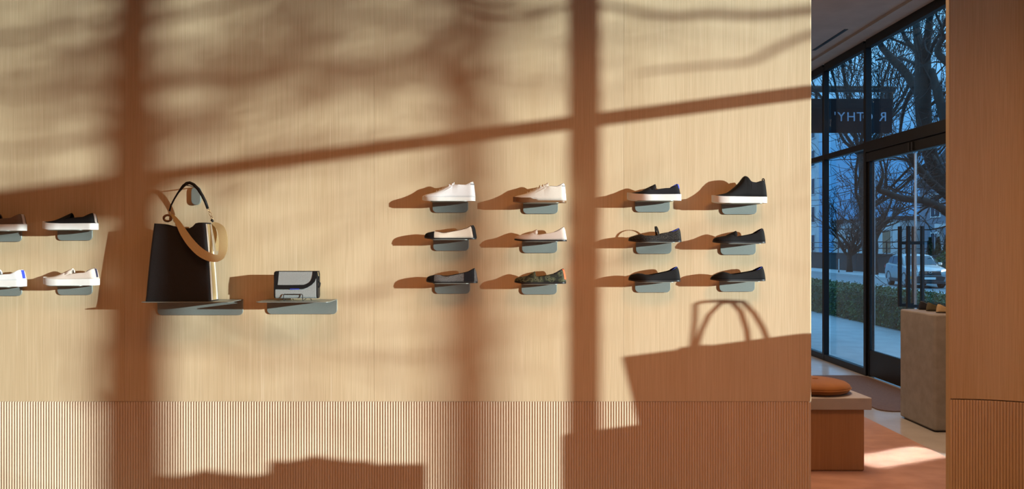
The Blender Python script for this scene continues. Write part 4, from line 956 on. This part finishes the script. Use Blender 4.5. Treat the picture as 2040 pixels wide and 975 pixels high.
cb = MB().rings(rr).build('body', M['car_paint'], car, smooth=True); cb.modifiers.new('split', 'EDGE_SPLIT').split_angle = .7
cabin = [(-1.02, .80, 1.09, 1.10), (-.35, .74, 1.10, 1.58), (.1, .70, 1.10, 1.67), (.9, .69, 1.12, 1.68), (1.6, .68, 1.14, 1.62), (2.12, .72, 1.14, 1.18)]
rr = [[(-.84 if i else -.80, y, zb), (-w_ - .02, y, zb + (zt - zb) * .55), (-w_ + .05, y, zt - .03), (-w_ + .18, y, zt), (w_ - .18, y, zt), (w_ - .05, y, zt - .03), (w_ + .02, y, zb + (zt - zb) * .55), (.84 if i else .80, y, zb)] for i, (y, w_, zb, zt) in enumerate(cabin)]
MB().rings(rr).build('cabin', M['car_paint'], car, smooth=True).modifiers.new('split', 'EDGE_SPLIT').split_angle = .6
mb = MB(); mb.add([(-.74, -.97, 1.145), (.74, -.97, 1.145), (.60, -.37, 1.575), (-.60, -.37, 1.575)], [(0, 1, 2, 3)]); mb.build('windscreen', M['car_glass'], car, solid=.02, off=0)
for s_ in (-1, 1):
    for nm, q in (('side_window', [(-.78, 1.16), (-.05, 1.16), (-.02, 1.56), (-.28, 1.52)]), ('side_window', [(.03, 1.16), (.86, 1.17), (.84, 1.57), (.06, 1.57)]), ('side_window', [(.93, 1.18), (1.72, 1.22), (1.50, 1.50), (.92, 1.56)])):
        X_ = lambda z: s_ * (.842 - (z - 1.12) * .20)
        mb = MB(); mb.add([(X_(z), y, z) for y, z in q], [(0, 1, 2, 3)]); mb.build(nm, M['car_glass'], car, solid=.03, off=0)
    MB().box(s_ * .96 - .09, s_ * .96 + .09, -.78, -.62, 1.12, 1.26).build('wing_mirror', M['car_paint'], car, bevel=.03)
    for y in (-1.38, 1.31):
        mb = MB(); mb.rings([[(s_ * x, y + r_ * math.cos(2*math.pi*k/20), .35 + r_ * math.sin(2*math.pi*k/20)) for k in range(20)] for x, r_ in ((.70, .30), (.70, .35), (.90, .35), (.93, .31))]); wh = mb.build('wheel', M['tyre'], car)
        mb = MB()
        for k in range(5):
            a = 2 * math.pi * k / 5; mb.prism([(y + .05 * math.cos(a + 1.57), .35 + .05 * math.sin(a + 1.57)), (y + .05 * math.cos(a - 1.57), .35 + .05 * math.sin(a - 1.57)), (y + .25 * math.cos(a - .2), .35 + .25 * math.sin(a - .2)), (y + .25 * math.cos(a + .2), .35 + .25 * math.sin(a + .2))], 'x', s_ * .925, s_ * .945)
        mb.build('rim', M['alloy'], wh)
        arch = [(y + .43 * math.cos(math.pi * k / 12), .35 + .43 * math.sin(math.pi * k / 12)) for k in range(13)]; inn = [(y + .36 * math.cos(math.pi * k / 12), .35 + .36 * math.sin(math.pi * k / 12)) for k in range(13)]
        mb = MB(); v = []
        for o_, i_ in zip(arch, inn): v += [(s_ * .948, *o_), (s_ * .948, *i_), (s_ * .86, *i_), (s_ * .86, *o_)]
        mb.rings([v[4*i:4*i+4] for i in range(13)]); mb.build('wheel_arch', M['plastic'], car)
    MB().box(s_ * .955 - .015, s_ * .955 + .015, -.98, .92, .26, .42).build('sill_trim', M['plastic'], car)
    mb = MB(); mb.add([(s_ * .50, -2.285, .80), (s_ * .84, -2.16, .83), (s_ * .86, -2.08, .95), (s_ * .52, -2.26, .90)], [(0, 1, 2, 3)]); mb.build('headlamp', M['lamp'], car, solid=.05, off=0)
    mb = MB(); mb.add([(s_ * .72, -2.26, .47), (s_ * .86, -2.18, .48), (s_ * .86, -2.17, .60), (s_ * .74, -2.25, .58)], [(0, 1, 2, 3)]); mb.build('fog_lamp', M['amber' if s_ < 0 else 'lamp'], car, solid=.04, off=0)
    MB().box(s_ * .80 - .07, s_ * .80 + .07, 2.18, 2.31, .92, 1.06).build('tail_lamp', M['red'], car)
    for y in (-.1, .85): MB().box(s_ * .945 - .015, s_ * .945 + .015, y - .22, y - .04, .98, 1.01).build('door_handle', M['car_paint'], car)
    MB().tube([(s_ * .58, -.1, 1.70), (s_ * .58, 0, 1.735), (s_ * .57, 1.3, 1.72), (s_ * .57, 1.45, 1.67)], .018, 6).build('roof_rail', M['plastic'], car)
MB().prism([(-.52, .66), (.52, .66), (.46, .86), (-.46, .86)], 'y', -2.315, -2.24).build('upper_grille', M['plastic'], car)
MB().prism([(-.62, .36), (.62, .36), (.70, .56), (.52, .62), (-.52, .62), (-.70, .56)], 'y', -2.30, -2.15).build('lower_grille', M['plastic'], car)
MB().prism([(-.66, .24), (.66, .24), (.72, .34), (-.72, .34)], 'y', -2.30, -2.12).build('bumper_trim', M['plastic'], car)
MB().tube([(.07 * math.cos(2 * math.pi * k / 14), -2.325, .80 + .045 * math.sin(2 * math.pi * k / 14)) for k in range(14)], .008, 6, closed=True).build('emblem', M['alloy'], car)
MB().box(-.26, .26, -2.32, -2.30, .45, .56).build('number_plate', M['white_trim'], car)
